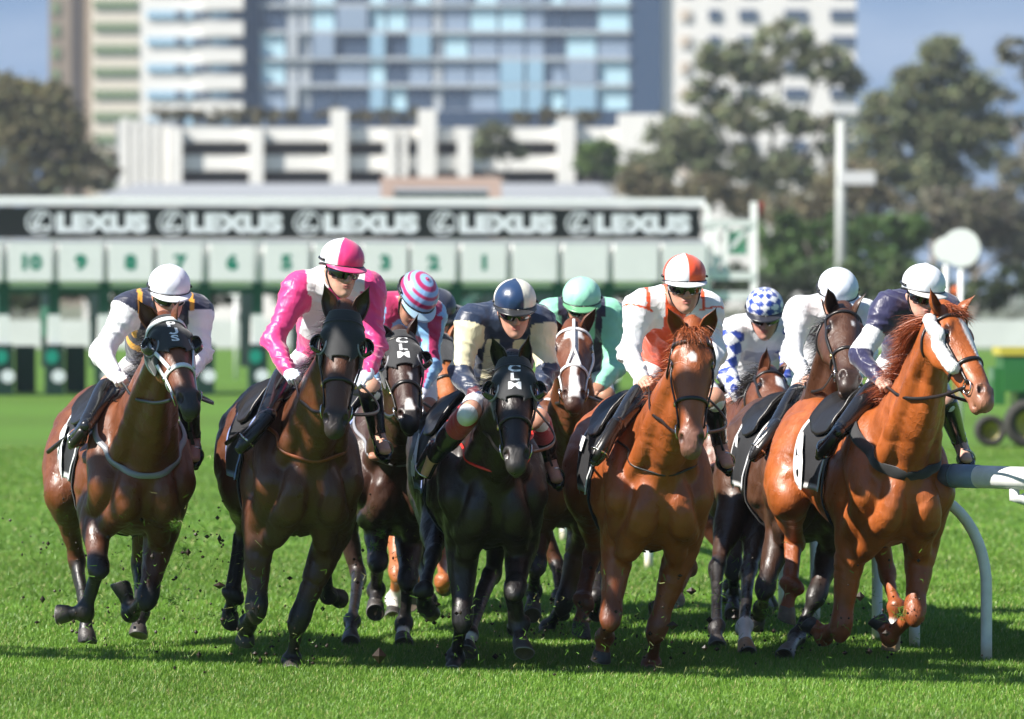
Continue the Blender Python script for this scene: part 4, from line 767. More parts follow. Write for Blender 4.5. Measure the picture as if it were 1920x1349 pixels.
    def relief(s, V):
        k = s.k; loc = np.column_stack([(V-s.chest) @ s.h, (V-s.chest) @ s.l, V[:, 2]]); wp_ = loc*np.array([5.5, 6.5, 3.6])+vnoise(loc*3)[:, None]*.9+len(k['label']) % 7
        q = V-s.poll[None]; isface = ((np.abs(q @ s.hl) < .16) & ((q @ s.hn) > -.3) & ((q @ s.hn) < .12) & ((q @ s.ha)/s.HL > -.1) & ((q @ s.ha)/s.HL < 1.2))
        rel = .75*(np.minimum(np.abs(vnoise(wp_)), .35)/.35-.5)+.35*(np.minimum(np.abs(vnoise(wp_*2.1+5)), .35)/.35-.5)
        return rel*np.where(isface, .0022, .0085)*np.clip(V[:, 2]/.5, .3, 1)
    def make(s):
        k = s.k; s.build_field(); f = s.sdf; V, Q = f.mesh(.0105)
        # muscle relief: pillowed bands parted by creases, stretched down the body and along the limbs
        V = (V+f.grad(V, .01)*s.relief(V)[:, None]).astype(np.float32)
        # surface colour of the coat
        n1 = vnoise(V*9); P = V.astype(float)
        base = np.array(k['coat'])[None]*np.ones((len(P), 1)); legc = np.array(k.get('legc', (.012, .009, .008)))
        lowm = np.zeros(len(P))
        for nm in 'RL':
            for part, t0, t1 in (('front', .55, 1.0), ('hind', .75, 1.15)):
                pts = s.legs[nm][part]; d, par = polyd(P, pts)
                near = sstep(.16, .11, d); m = near*sstep(t0, t1, par+.12*n1); lowm = np.maximum(lowm, m)
        base = mixc(base, legc, lowm*k.get('points', 1.))
        # darker/lighter body zones of the coat itself
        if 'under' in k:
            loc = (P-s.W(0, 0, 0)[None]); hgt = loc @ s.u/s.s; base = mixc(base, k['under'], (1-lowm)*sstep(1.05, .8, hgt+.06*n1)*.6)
        for nm in 'RL':
            for part in ('front', 'hind'):
                if nm+part[0].upper() in k.get('socks', {}):
                    pts = s.legs[nm][part]; d, par = polyd(P, pts); t0 = k['socks'][nm+part[0].upper()]
                    base = mixc(base, (.72, .68, .62), sstep(.1, .08, d)*sstep(t0-.05, t0+.05, par+.05*n1))
        q = P-s.poll[None]; hx = q @ s.hl/s.hs; hn_ = q @ s.hn/s.hs; ht = q @ s.ha/s.HL
        inh = (np.abs(hx) < .12) & (hn_ > -.17) & (hn_ < .1) & (ht > -.1) & (ht < 1.15)
        mzm = sstep(.76, .93, ht+.05*n1)*inh; base = mixc(base, k.get('muzc', (.02, .017, .016)), mzm*k.get('muzm', .9))
        for sg in (-1, 1):
            r = np.sqrt(((hx-.092*sg)/.034)**2+((hn_+.045)/.036)**2+((ht-.285)/.06)**2)
            base = mixc(base, (.02, .012, .01), inh*sstep(1.25, .75, r)*.85)
            r = np.sqrt(((hx-.044*sg)/.016)**2+((hn_+.018)/.022)**2+((ht-.925)/.04)**2)
            base = mixc(base, (.03, .012, .012), inh*sstep(1.15, .8, r)*.97)
        for (t0, t1, x0, wd) in k.get('blaze', []):
            c0 = x0 if np.isscalar(x0) else x0[0]+(x0[1]-x0[0])*np.clip((ht-t0)/(t1-t0), 0, 1)
            w0 = wd if np.isscalar(wd) else wd[0]+(wd[1]-wd[0])*np.clip((ht-t0)/(t1-t0), 0, 1)
            m = inh*sstep(t0-.015, t0+.015, ht)*sstep(t1+.015, t1-.015, ht)*sstep(.006, -.004, np.abs(hx-c0+.006*n1)-w0)*(hn_ > -.08)
            base = mixc(base, (.75, .72, .70), m)
        s.body = body = mesh_obj('racehorse', V, Q, M['coat'], col=base, loc=(s.chest[0], s.chest[1], 0))
        tag(body, k['label'], 'horse', 'racehorses galloping in the pack')
        s.ears(base); s.hooves()
        for sg in (-1, 1):
            e = MB().ball(s.hp(.285, .071*sg, -.050), .022*s.hs, 14, 10); e.build('eye', M['eye'], body, smooth=True)
        s.hair_parts()
        return body
    def ears(s, base):
        for sg, nm in ((-1, 'R'), (1, 'L')):
            b = s.hp(.045, .048*sg, -.045); tp = s.k.get('ears', {}).get(nm); L = .165*s.hs
            e = nrm(solve(b, *tp, L, .6)-b) if tp else nrm(-s.ha+s.hl*.15*sg+s.hn*.2)
            L = max(L, np.linalg.norm(solve(b, *tp, L, .6)-b) if tp else L); b = b-e*.02
            op = nrm(s.hn*.8+s.hl*sg*.5); op = nrm(op-np.dot(op, e)*e); sd = np.cross(e, op); MBo = MB(); n, m = 12, 13; VV = []; CC = []
            for j in range(n+1):
                t = j/n; wd = .040*s.hs*(math.sin(math.pi*min(1, .22+t*.62))**.9)*(1-t**5)**.7+.001
                if t > .6: wd *= (1-(t-.6)/.4)**.75+.02
                cv = .9*(1-t*.4)
                for i in range(m):
                    a = -1+2*i/(m-1); ang = a*2.0*cv
                    p = b+e*(t*L-.012*abs(a)*0)+sd*wd*math.sin(ang)*(1.0)-op*wd*.75*math.cos(ang)
                    VV.append(p); CC.append((0, 0, 0))
            nv = len(VV); Vi = np.array(VV); c0 = b[None]+np.outer((Vi-b) @ e, e); inner = Vi+(c0-Vi)*.16+op*.001
            Va = np.concatenate([Vi, inner]); F = []
            for j in range(n):
                for i in range(m-1):
                    a0 = j*m+i; F.append((a0, a0+1, a0+m+1, a0+m)); F.append((nv+a0, nv+a0+m, nv+a0+m+1, nv+a0+1))
                for i in (0, m-1):
                    a0 = j*m+i; F.append((a0, a0+m, nv+a0+m, nv+a0))
            ct = np.array(s.k['coat'])*.9; tt = np.tile(np.repeat(np.arange(n+1)/n, m), 2)
            col = mixc(np.tile(ct, (len(Va), 1)), np.array(s.k.get('legc', (.012, .009, .008))), sstep(.5, 1, tt)*.7); col[nv:] *= .6
            mesh_obj('ear', Va, F, M['coat'], s.body, col=col)
    def hooves(s):
        S = s.s
        for nm in 'RL':
            for part in ('fhoof', 'hhoof'):
                c, h, fw, sd = s.legs[nm][part]; a = nrm(h-c); L = np.linalg.norm(h-c); n = 20; V = []; rings = [(-.12, .92, 0), (0, 1.05, 0), (.25, 1.13, .004), (.92, 1.30, .014), (1.0, 1.24, .014), (.98, 1.08, .014), (.88, .85, .012)]
                for t, r, o in rings:
                    for i in range(n):
                        q = 2*math.pi*i/n; cf = math.cos(q); rr = .041*S*r
                        heel = .86 if cf < -.4 else 1.0
                        V.append(c+a*t*L*(1 if cf > 0 or t < .5 else 1-.16*abs(cf))+fw*(rr*cf*1.08*heel+o*S)+sd*rr*math.sin(q)*.98)
                F = [(j*n+i, j*n+(i+1) % n, (j+1)*n+(i+1) % n, (j+1)*n+i) for j in range(len(rings)-1) for i in range(n)]+[tuple(range((len(rings)-1)*n, len(rings)*n))]
                hc = s.k.get('hoofc', {}).get(nm+('F' if part[0] == 'f' else 'H'), (.045, .038, .034)); col = np.tile(hc, (len(V), 1)); col[4*n:5*n] = (.22, .21, .20); col[5*n:] = (.10, .075, .05)
                mesh_obj('hoof', V, F, M['hoof'], s.body, col=col)
    def strands(s, name, roots, dirs, L, width, col, grav=.5, curl=.02, seg=6, parent=None):
        n = len(roots); roots = np.asarray(roots, float); dirs = np.asarray(dirs, float); P = roots.copy(); D = dirs.copy(); L = np.asarray(L)
        pts = [P.copy()]
        for j in range(seg):
            D = D+np.array([0, 0, -grav])/seg+rng.normal(0, curl, (n, 3)); D /= np.linalg.norm(D, axis=1, keepdims=True)
            P = P+D*(L/seg)[:, None]; pts.append(P.copy())
        pts = np.array(pts); side = np.cross(dirs, rng.normal(0, 1, (n, 3))); side /= np.linalg.norm(side, axis=1, keepdims=True)+1e-9
        V = []; 
        for j in range(seg+1):
            wv = width*(1-(j/seg)**2*.9); V.append(pts[j]-side*wv); V.append(pts[j]+side*wv)
        V = np.stack(V, 1).reshape(-1, 3); m = 2*(seg+1); F = np.array([[2*j, 2*j+1, 2*j+3, 2*j+2] for j in range(seg)])
        Q = (np.arange(n)[:, None, None]*m+F[None]).reshape(-1, 4)
        cc = np.repeat(np.array(col)[None]*(1+rng.uniform(-.35, .35, (n, 1))), m, 0)
        return mesh_obj(name, V, Q, M['hair'], parent or s.body, col=np.clip(cc, 0, 1))
    def hair_parts(s):
        k = s.k; hc = k.get('hair', (.012, .009, .008)); n = k.get('mane_n', 700)
        # mane roots: crest points found on the surface above the neck's axis
        pts = np.array(s.neckpts); tt = rng.uniform(0.35, 4.0, n); i = np.minimum(tt.astype(int), 3); fr = (tt-i)[:, None]
        c = pts[i]*(1-fr)+pts[i+1]*fr; ax = pts[i+1]-pts[i]; ax /= np.linalg.norm(ax, axis=1, keepdims=True)
        up = -s.h[None]+s.u[None]*.9; up = up-np.sum(up*ax, 1, keepdims=True)*ax; up /= np.linalg.norm(up, axis=1, keepdims=True)
        lat = np.cross(ax, up); dr = up+lat*rng.normal(0, .10, (n, 1)); root, nn = s.snap(c, dr)
        sd = k.get('mane_side', -1); d = up*.5-s.h*rng.uniform(.3, .9, (n, 1))*k.get('wind', 1)+s.l*sd*rng.uniform(.2, .9, (n, 1))
        d /= np.linalg.norm(d, axis=1, keepdims=True)
        s.strands('mane', root-nn*.004, d, rng.uniform(.08, .17, n)*k.get('mane_l', 1), k.get('mane_w', .0018), hc, grav=1.1, curl=.12)
        if k.get('forelock', 0):
            m = 520; r0 = np.array([s.hp(rng.uniform(-.02, .05), rng.normal(0, .022), 0) for _ in range(m)]); d = np.array([nrm(s.ha*.7+s.hn*.9+s.hl*rng.normal(.0, .55)) for _ in range(m)])
            s.strands('forelock', r0-s.hn*.01, d, rng.uniform(.06, .14, m), .0013, hc, grav=.9, curl=.14)
        m = 500; dock = s.W(-1.25, 0, 1.26); r0 = dock+rng.normal(0, .018, (m, 3)); d = -s.h[None]*rng.uniform(.7, 1.1, (m, 1))+s.u[None]*.15+rng.normal(0, .09, (m, 3)); d /= np.linalg.norm(d, axis=1, keepdims=True)
        s.strands('tail', r0, d, rng.uniform(.35, .6, m), .0028, hc, grav=1.0, curl=.06, seg=8)
    def snap(s, cen, dr, rmax=.5, n=72, off=0.):
        """first crossing from inside outward; returns surface points and normals"""
        cen = np.atleast_2d(cen).astype(float); dr = np.atleast_2d(dr).astype(float); dr = dr/np.linalg.norm(dr, axis=1, keepdims=True)
        if len(cen) == 1 and len(dr) > 1: cen = np.repeat(cen, len(dr), 0)
        r = np.linspace(.0, rmax, n); P = cen[:, None]+dr[:, None]*r[None, :, None]; F = s.sdf.ev(P.reshape(-1, 3)).reshape(len(cen), n)
        out = (F > 0) & (r[None] > .012); j = np.where(out.any(1), out.argmax(1), n-1); j = np.maximum(j, 1); ii = np.arange(len(cen))
        f0, f1 = F[ii, j-1], F[ii, j]; t = np.clip(f0/(f0-f1-1e-9), 0, 1); rr = r[j-1]+t*(r[j]-r[j-1])
        Q = cen+dr*rr[:, None]; N = s.sdf.grad(Q); return Q+N*(off+np.maximum(s.relief(Q), -.002)+.0015)[:, None], N
    # straps hugging the surface: pts inside -> outward directions
    def strap(s, name, cen, dr, width, mat, th=.006, off=.004, parent=None, closed=False, smooth_it=2, rmax=.5):
        P, N = s.snap(cen, dr, off=off, rmax=rmax)
        for _ in range(smooth_it):
            P[1:-1] = P[1:-1]*.5+(P[:-2]+P[2:])*.25
        return s.ribbon(name, P, N, width, mat, th, parent or s.body)
    def ribbon(s, name, P, N, width, mat, th=.006, parent=None):
        P = np.asarray(P, float); N = np.asarray(N, float); T = np.gradient(P, axis=0); T /= np.linalg.norm(T, axis=1, keepdims=True)+1e-9; Bn = np.cross(T, N); Bn /= np.linalg.norm(Bn, axis=1, keepdims=True)+1e-9
        V = []; 
        prof = [(-.5, 0), (-.42, 1), (0, 1.25), (.42, 1), (.5, 0), (0, -.5)]
        for i in range(len(P)):
            for a, b in prof: V.append(P[i]+Bn[i]*a*width+N[i]*b*th)
        m = len(prof); F = [(i*m+j, i*m+(j+1) % m, (i+1)*m+(j+1) % m, (i+1)*m+j) for i in range(len(P)-1) for j in range(m)]+[tuple(range(m))[::-1], tuple(range((len(P)-1)*m, len(P)*m))]
        return mesh_obj(name, V, F, M[mat] if isinstance(mat, str) else mat, parent or s.body)
    def hring(s, t, a0, a1, n=28, dt=0.):
        """centres/directions round the head at t; angle 0 = front of face, + = horse's left, degrees"""
        A = np.radians(np.linspace(a0, a1, n)); tt = t+dt*np.abs(np.linspace(-1, 1, n)) if np.isscalar(t) else np.linspace(t[0], t[1], n)
        c = np.array([s.hp(x, 0, -.07) for x in tt]); d = np.outer(np.cos(A), s.hn)+np.outer(np.sin(A), s.hl); return c, d
    def surf_front(s, lx, t, off=.004):
        c = np.array([s.hp(tt, x*.9, -.06) for x, tt in zip(lx, t)]); return s.snap(c, np.array([s.hn]*len(c)), off=off)
BAY = (.085, .026, .010); CHEST = (.36, .105, .028); LITE = (.42, .13, .035)
SP = {}
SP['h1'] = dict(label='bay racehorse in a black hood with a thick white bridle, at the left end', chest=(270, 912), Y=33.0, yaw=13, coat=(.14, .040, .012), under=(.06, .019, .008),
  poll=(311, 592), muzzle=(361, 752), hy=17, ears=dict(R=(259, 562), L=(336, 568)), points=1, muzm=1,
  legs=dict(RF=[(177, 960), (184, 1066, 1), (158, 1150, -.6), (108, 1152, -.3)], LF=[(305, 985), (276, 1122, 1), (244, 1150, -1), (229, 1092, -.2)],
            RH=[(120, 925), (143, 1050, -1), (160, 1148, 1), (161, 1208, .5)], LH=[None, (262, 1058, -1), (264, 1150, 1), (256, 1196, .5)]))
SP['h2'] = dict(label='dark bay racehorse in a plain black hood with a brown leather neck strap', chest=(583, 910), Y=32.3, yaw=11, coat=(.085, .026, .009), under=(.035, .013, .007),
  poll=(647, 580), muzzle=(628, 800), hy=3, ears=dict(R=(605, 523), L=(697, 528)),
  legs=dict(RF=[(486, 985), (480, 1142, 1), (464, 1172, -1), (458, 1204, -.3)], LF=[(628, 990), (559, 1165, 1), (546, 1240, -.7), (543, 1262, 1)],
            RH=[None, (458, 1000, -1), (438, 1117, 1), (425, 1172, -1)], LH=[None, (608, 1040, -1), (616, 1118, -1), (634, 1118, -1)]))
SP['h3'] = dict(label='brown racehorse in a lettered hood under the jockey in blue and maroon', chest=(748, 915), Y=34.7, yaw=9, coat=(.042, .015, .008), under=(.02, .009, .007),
  poll=(750, 620), muzzle=(770, 784), hy=6, ears=dict(R=(706, 607), L=(784, 590)), blaze=[(.5, .6, .02, (.01, .0)), (.78, .9, .0, (.012, .02))], socks=dict(LF=2.3),
  legs=dict(RF=[(705, 960), (708, 1055, 1), (705, 1108, -1), (703, 1146, 1)], LF=[(770, 990), (765, 1090, 1), (757, 1172, -.5), (753, 1212, 1)],
            RH=[None, (672, 1080, 1), (660, 1165, 34.9), (655, 1212, 34.6)], LH=[None, (800, 1060, -1), (803, 1125, 1), (803, 1155, -1)]))
SP['h4'] = dict(label='near black racehorse with a red neck strap and lettered hood', chest=(928, 935), Y=32.3, yaw=8, coat=(.016, .007, .005), legc=(.008, .006, .006), hair=(.006, .005, .005),
  poll=(963, 668), muzzle=(969, 862), hy=2, ears=dict(R=(921, 628), L=(992, 625)), socks=dict(LH=2.2),
  legs=dict(RF=[(867, 1010), (867, 1162, 1), (854, 1236, -1), (847, 1262, 1)], LF=[(979, 1010), (965, 1108, 1), (974, 1175, -.6), (977, 1228, 1)],
            RH=[(830, 960), (812, 1040, 1), (794, 1108, 1), (796, 1148, -1)], LH=[None, (925, 1075, -1), (880, 1190, 33.1), (872, 1222, 33.0)]))
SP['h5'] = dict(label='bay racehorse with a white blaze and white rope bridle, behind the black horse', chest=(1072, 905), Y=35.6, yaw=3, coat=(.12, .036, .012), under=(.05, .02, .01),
  poll=(1076, 603), muzzle=(1076, 744), hy=0, ears=dict(R=(1022, 590), L=(1118, 577)), muzm=.6, blaze=[(.10, .24, 0, (.03, .045)), (.2, .8, 0, .014), (.72, .97, .005, (.02, .026))],
  legs=dict(RF=[(1012, 965), (1005, 1063, 1), (1000, 1110, -1), (999, 1152, 1)], LF=[(1098, 985), (1058, 1130, 1), (1026, 1180, -.6), (1006, 1208, 1)],
            RH=[None, (1045, 1060, -1), (1050, 1120, 1), (1052, 1160, -1)], LH=[None, (1120, 1060, -1), (1118, 1120, 1), (1115, 1160, -1)]))
SP['h6'] = dict(label='chestnut racehorse with a small white star, beneath the jockey in orange and white', chest=(1240, 938), Y=32.0, yaw=7, coat=(.26, .064, .014), legc=(.15, .04, .013), hair=(.30, .075, .02), muzc=(.16, .09, .07), muzm=.7,
  poll=(1299, 612), muzzle=(1296, 838), hy=-2, ears=dict(R=(1252, 578), L=(1343, 578)), forelock=1, blaze=[(.245, .30, 0, (.018, .012)), (.22, .25, 0, (.004, .016))], mane_side=-1, socks=dict(LH=2.0),
  legs=dict(RF=[(1160, 1015), (1144, 1159, 1), (1134, 1196, -1), (1126, 1240, -.2)], LF=[(1284, 1010), (1231, 1182, 1), (1221, 1248, -.8), (1219, 1272, 1)],
            RH=[(1098, 930), (1116, 1032, -1), (1096, 1130, 1), (1083, 1196, .4)], LH=[None, (1290, 1060, -1), (1265, 1124, 1), (1218, 1146, .3)]))
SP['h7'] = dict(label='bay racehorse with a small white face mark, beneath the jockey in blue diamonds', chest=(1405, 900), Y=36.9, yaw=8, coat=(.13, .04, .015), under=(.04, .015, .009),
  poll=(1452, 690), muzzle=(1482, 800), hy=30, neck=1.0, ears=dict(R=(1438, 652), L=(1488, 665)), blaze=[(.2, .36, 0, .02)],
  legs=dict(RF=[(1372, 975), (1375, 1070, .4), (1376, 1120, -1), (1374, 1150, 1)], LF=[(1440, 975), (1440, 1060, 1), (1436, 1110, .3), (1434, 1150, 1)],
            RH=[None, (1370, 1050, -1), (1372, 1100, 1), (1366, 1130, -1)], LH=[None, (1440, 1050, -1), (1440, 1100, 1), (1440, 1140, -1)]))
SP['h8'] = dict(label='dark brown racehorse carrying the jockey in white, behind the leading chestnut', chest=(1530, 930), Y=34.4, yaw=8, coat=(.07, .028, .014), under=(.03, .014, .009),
  poll=(1590, 572), muzzle=(1600, 712), hy=20, ears=dict(R=(1553, 543), L=(1625, 548)), mane_side=-1, blaze=[(.24, .30, .012, .006)], muzm=.6, socks=dict(LH=1.9), hoofc=dict(LH=(.30, .16, .06)),
  legs=dict(RF=[(1468, 985), (1434, 1105, 1), (1429, 1142, -1), (1416, 1172, -.4)], LF=[(1570, 1000), (1530, 1120, 1), (1494, 1196, .4), (1464, 1238, 33.2)],
            RH=[(1382, 950), (1345, 1062, 35.2), (1344, 1178, 34.6), (1343, 1220, 34.4)], LH=[(1440, 960), (1405, 1070, 35.0), (1396, 1176, 34.2), (1399, 1234, 33.8)]))
SP['h9'] = dict(label='bright chestnut racehorse with a white blaze and fleece cheekpieces, beside the white rail', chest=(1700, 932), Y=32.7, yaw=15, coat=(.31, .078, .015), legc=(.25, .064, .016), hair=(.30, .07, .02), muzc=(.30, .17, .12), muzm=.55,
  poll=(1788, 575), muzzle=(1864, 744), hy=52, ears=dict(R=(1746, 545), L=(1832, 549)), mane_side=-1, mane_n=3200, mane_w=.0013, mane_l=1.45, wind=1.2, forelock=1, blaze=[(.16, .34, (.0, .0), (.018, .024)), (.32, .66, (0, .01), (.022, .012))],
  socks=dict(LH=2.3), hoofc=dict(LH=(.4, .25, .12), RH=(.16, .12, .09)),
  legs=dict(RF=[(1600, 1005), (1577, 1176, .8), (1545, 1194, -1), (1516, 1164, -.2)], LF=[(1728, 1010), (1715, 1150, 1), (1668, 1196, -.8), (1648, 1160, -.2)],
            RH=[(1480, 935), (1492, 1015, -1), (1486, 1100, .8), (1468, 1168, 1)], LH=[None, (1664, 1075, -.5), (1682, 1140, .6), (1668, 1222, 1)]))
SP['h10'] = dict(label='chestnut racehorse in a dark hood, furthest back and half hidden behind the black horse', chest=(800, 900), Y=37.6, yaw=12, coat=(.34, .10, .025), legc=(.36, .11, .03), muzm=.3,
  poll=(834, 628), muzzle=(852, 762), hy=28, ears=dict(R=(812, 603), L=(860, 594)), socks=dict(RF=1.6, LF=1.5),
  legs=dict(RF=[(750, 975), (746, 1075, 1), (738, 1125, -.5), (737, 1158, 1)], LF=[(810, 975), (788, 1075, 1), (776, 1110, -.6), (770, 1128, 1)],
            RH=[None, (760, 1050, -1), (762, 1090, 1), (763, 1110, -1)], LH=[None, (830, 1050, -1), (830, 1090, 1), (830, 1110, -1)]))
HH = {}
for n_, k_ in SP.items():
    HH[n_] = Horse(k_); HH[n_].make()
# ---------------------------------------------------------------- tack
def bridle(hs, mat='leather', wd=.016, brow=True, nose=True, nose_w=None, cheek=True, extra_center=False):
    root = hs.body
    if brow: hs.strap('browband', *hs.hring(.135, -100, 100), wd*1.1, mat, parent=root)
    nb = hs.strap('noseband', *hs.hring(.60, -160, 160), nose_w or wd*1.2, mat, parent=root)
    for sg in (-1, 1):
        tt = np.linspace(.06, .80, 16); a = np.radians(np.linspace(88, 82, 16))*sg
        c = np.array([hs.hp(t, 0, -.07) for t in tt]); d = np.outer(np.cos(a), hs.hn)+np.outer(np.sin(a), hs.hl)
        hs.strap('cheekpiece', c, d, wd, mat, parent=root)
        tt = np.linspace(.10, .30, 14); a = np.radians(np.linspace(95, 150, 14))*sg
        c = np.array([hs.hp(t, 0, -.10) for t in tt]); d = np.outer(np.cos(a), hs.hn)+np.outer(np.sin(a), hs.hl)
        hs.strap('throat_lash', c, d, wd*.7, mat, parent=root, rmax=.2)
        c, d = hs.hring(.83, 88*sg, 89*sg, 2); P, N = hs.snap(c[:1], d[:1], off=.012); p = P[0]; hs.__dict__.setdefault('bit', {})[sg] = p+N[0]*.01
        u = nrm(hs.ha-np.dot(hs.ha, N[0])*N[0]); v = np.cross(N[0], u); A = np.linspace(0, 2*math.pi, 22)
        MB().tube([p+(.036*math.cos(x))*u+(.036*math.sin(x))*v for x in A], .0042, 6).build('bit_ring', M['steel'], root, smooth=True)
        q = hs.snap(np.array([hs.hp(.60, 0, -.07)]), np.array([hs.hn*math.cos(1.5)+hs.hl*sg*math.sin(1.5)]), off=.008)[0][0]
        MB().tube([q-hs.ha*.012, q+hs.ha*.012], .011, 8).build('buckle', M['brass' if mat == 'leather' else 'steel'], root, smooth=True)
def reins(hs, hands, mat='leather'):
    for sg, nm in ((-1, 'R'), (1, 'L')):
        if nm not in hands: continue
        a = hs.bit[sg]; b = hands[nm]; n = 26; side = hs.l*sg; P = []
        for i in range(n):
            t = i/(n-1); p = a*(1-t)+b*t+np.array([0, 0, -.055])*math.sin(math.pi*t)+side*(.0 if sg < 0 else .12)*math.sin(math.pi*t)
            P.append(p)
        P = np.array(P); ax = np.array(hs.neckpts)
        # keep the rein outside the neck
        F = hs.sdf.ev(P); G = hs.sdf.grad(P)
        for _ in range(4):
            P = P+G*np.maximum(.008-F, 0)[:, None]; F = hs.sdf.ev(P); G = hs.sdf.grad(P)
        for _ in range(3): P[1:-1] = P[1:-1]*.5+(P[:-2]+P[2:])*.25
        N = np.tile(nrm(side+hs.h*.3), (n, 1)); hs.ribbon('rein', P, N, .018, mat, .004)
def hood(hs, letters=None, white_edge=False):
    nt_, na = 42, 72; T = np.linspace(.015, .47, nt_); A = np.radians(np.linspace(-128, 128, na)); cen = []; dr = []
    for t in T:
        for a in A: cen.append(hs.hp(t, 0, -.07)); dr.append(hs.hn*math.cos(a)+hs.hl*math.sin(a))
    P, N = hs.snap(np.array(cen), np.array(dr), off=.006); G = P.reshape(nt_, na, 3); Ng = N.reshape(nt_, na, 3)
    for _ in range(4):
        Q = G.copy(); Q[1:-1, 1:-1] = (G[:-2, 1:-1]+G[2:, 1:-1]+G[1:-1, :-2]+G[1:-1, 2:])*.25; G = np.maximum(0, 0)+Q*.6+G*.4
    G = G+Ng*.002
    keep = np.ones((nt_, na), bool)
    q = G-hs.poll; lx = q @ hs.hl; nn = q @ hs.hn; tt = (q @ hs.ha)/hs.HL
    for sg in (-1, 1):
        e = hs.hp(.285, .086*sg, -.046); keep &= np.linalg.norm(G-e, axis=2) > .047*hs.hs/1.16
        b = hs.hp(.02, .052*sg, -.05); keep &= np.linalg.norm(G-b, axis=2) > .030
    ad = np.abs(np.degrees(A))[None, :]; low = .47-.10*np.clip((ad-20)/40, 0, 1)*np.clip((75-ad)/15, 0, 1)-.05*(ad < 20); keep &= (T[:, None] < low)
    idx = np.arange(nt_*na).reshape(nt_, na); F = []
    for i in range(nt_-1):
        for j in range(na-1):
            if keep[i, j] and keep[i+1, j] and keep[i, j+1] and keep[i+1, j+1]: F.append((idx[i, j], idx[i+1, j], idx[i+1, j+1], idx[i, j+1]))
    hd = mesh_obj('hood', G.reshape(-1, 3), F, M['cloth_black'], hs.body)
    sm = hd.modifiers.new('thick', 'SOLIDIFY'); sm.thickness = .004; sm.offset = 1
    for sg in (-1, 1):
        e = hs.hp(.285, .080*sg, -.046); out = nrm(hs.hl*sg*.85+hs.hn*.5); u = nrm(hs.ha-np.dot(hs.ha, out)*out); v = np.cross(out, u); R = .050*hs.hs/1.16
        A2 = np.linspace(0, 2*math.pi, 28)
        MB().tube([e+out*.012+R*(math.cos(x)*u+math.sin(x)*v) for x in A2], .0065, 6).build('cup_rim', M['grey_strap'], hd, smooth=True)
        VV = []; FF = []; n, m = 8, 26; back = nrm(-hs.hn+hs.hl*sg*.15); back = nrm(back-np.dot(back, out)*out); th0 = math.atan2(back @ v, back @ u)
        for i in range(n+1):
            for j in range(m+1):
                ph = th0+math.radians(-112+224*j/m); el = math.radians(88*i/n)
                rr = R*math.cos(el*.72); VV.append(e+out*(.012+.052*math.sin(el))+rr*(math.cos(ph)*u+math.sin(ph)*v))
        FF = [(i*(m+1)+j, i*(m+1)+j+1, (i+1)*(m+1)+j+1, (i+1)*(m+1)+j) for i in range(n) for j in range(m)]
        cup = mesh_obj('blinker_cup', VV, FF, M['clear_cup'], hd); sm = cup.modifiers.new('thick', 'SOLIDIFY'); sm.thickness = .004
    if letters:
        n = len(letters); mb = MB()
        for i, ch in enumerate(letters):
            V, Fs = text_shape(ch, .035); hgt = .043; t = (.150+i*.083); roll = .0
            lx = V[:, 0]*hgt*1.25; tt = t-V[:, 1]*hgt/hs.HL
            P, N = hs.surf_front(lx, tt, off=.0135); mb.add(P, Fs)
        mb.build('letters', M['white_print'], hd)
    hs.strap('hood_band', *hs.hring(.115, -92, 92), .014, 'leather', off=.009, parent=hd)
    return hd
def neck_ring(hs, mat, wd, x_top=(.12, 1.44), x_bot=(.555, 1.10), th=.006, ang=150, n=50):
    """breast strap: loops round the base of the neck from the withers to the breast"""
    c0 = (np.array(hs.neckpts[0])+np.array(hs.neckpts[1]))/2
    top = hs.W(*[x_top[0], 0, x_top[1]]); bot = hs.W(x_bot[0], 0, x_bot[1]); c = (top+bot)/2*.5+c0*.5; ax = nrm(top-bot); A = np.radians(np.linspace(-ang, ang, n))
    d = -np.outer(np.cos(A), ax)+np.outer(np.sin(A), hs.l); return hs.strap('breast_strap', np.tile(c, (n, 1)), d, wd, mat, th=th, smooth_it=3, rmax=.6)
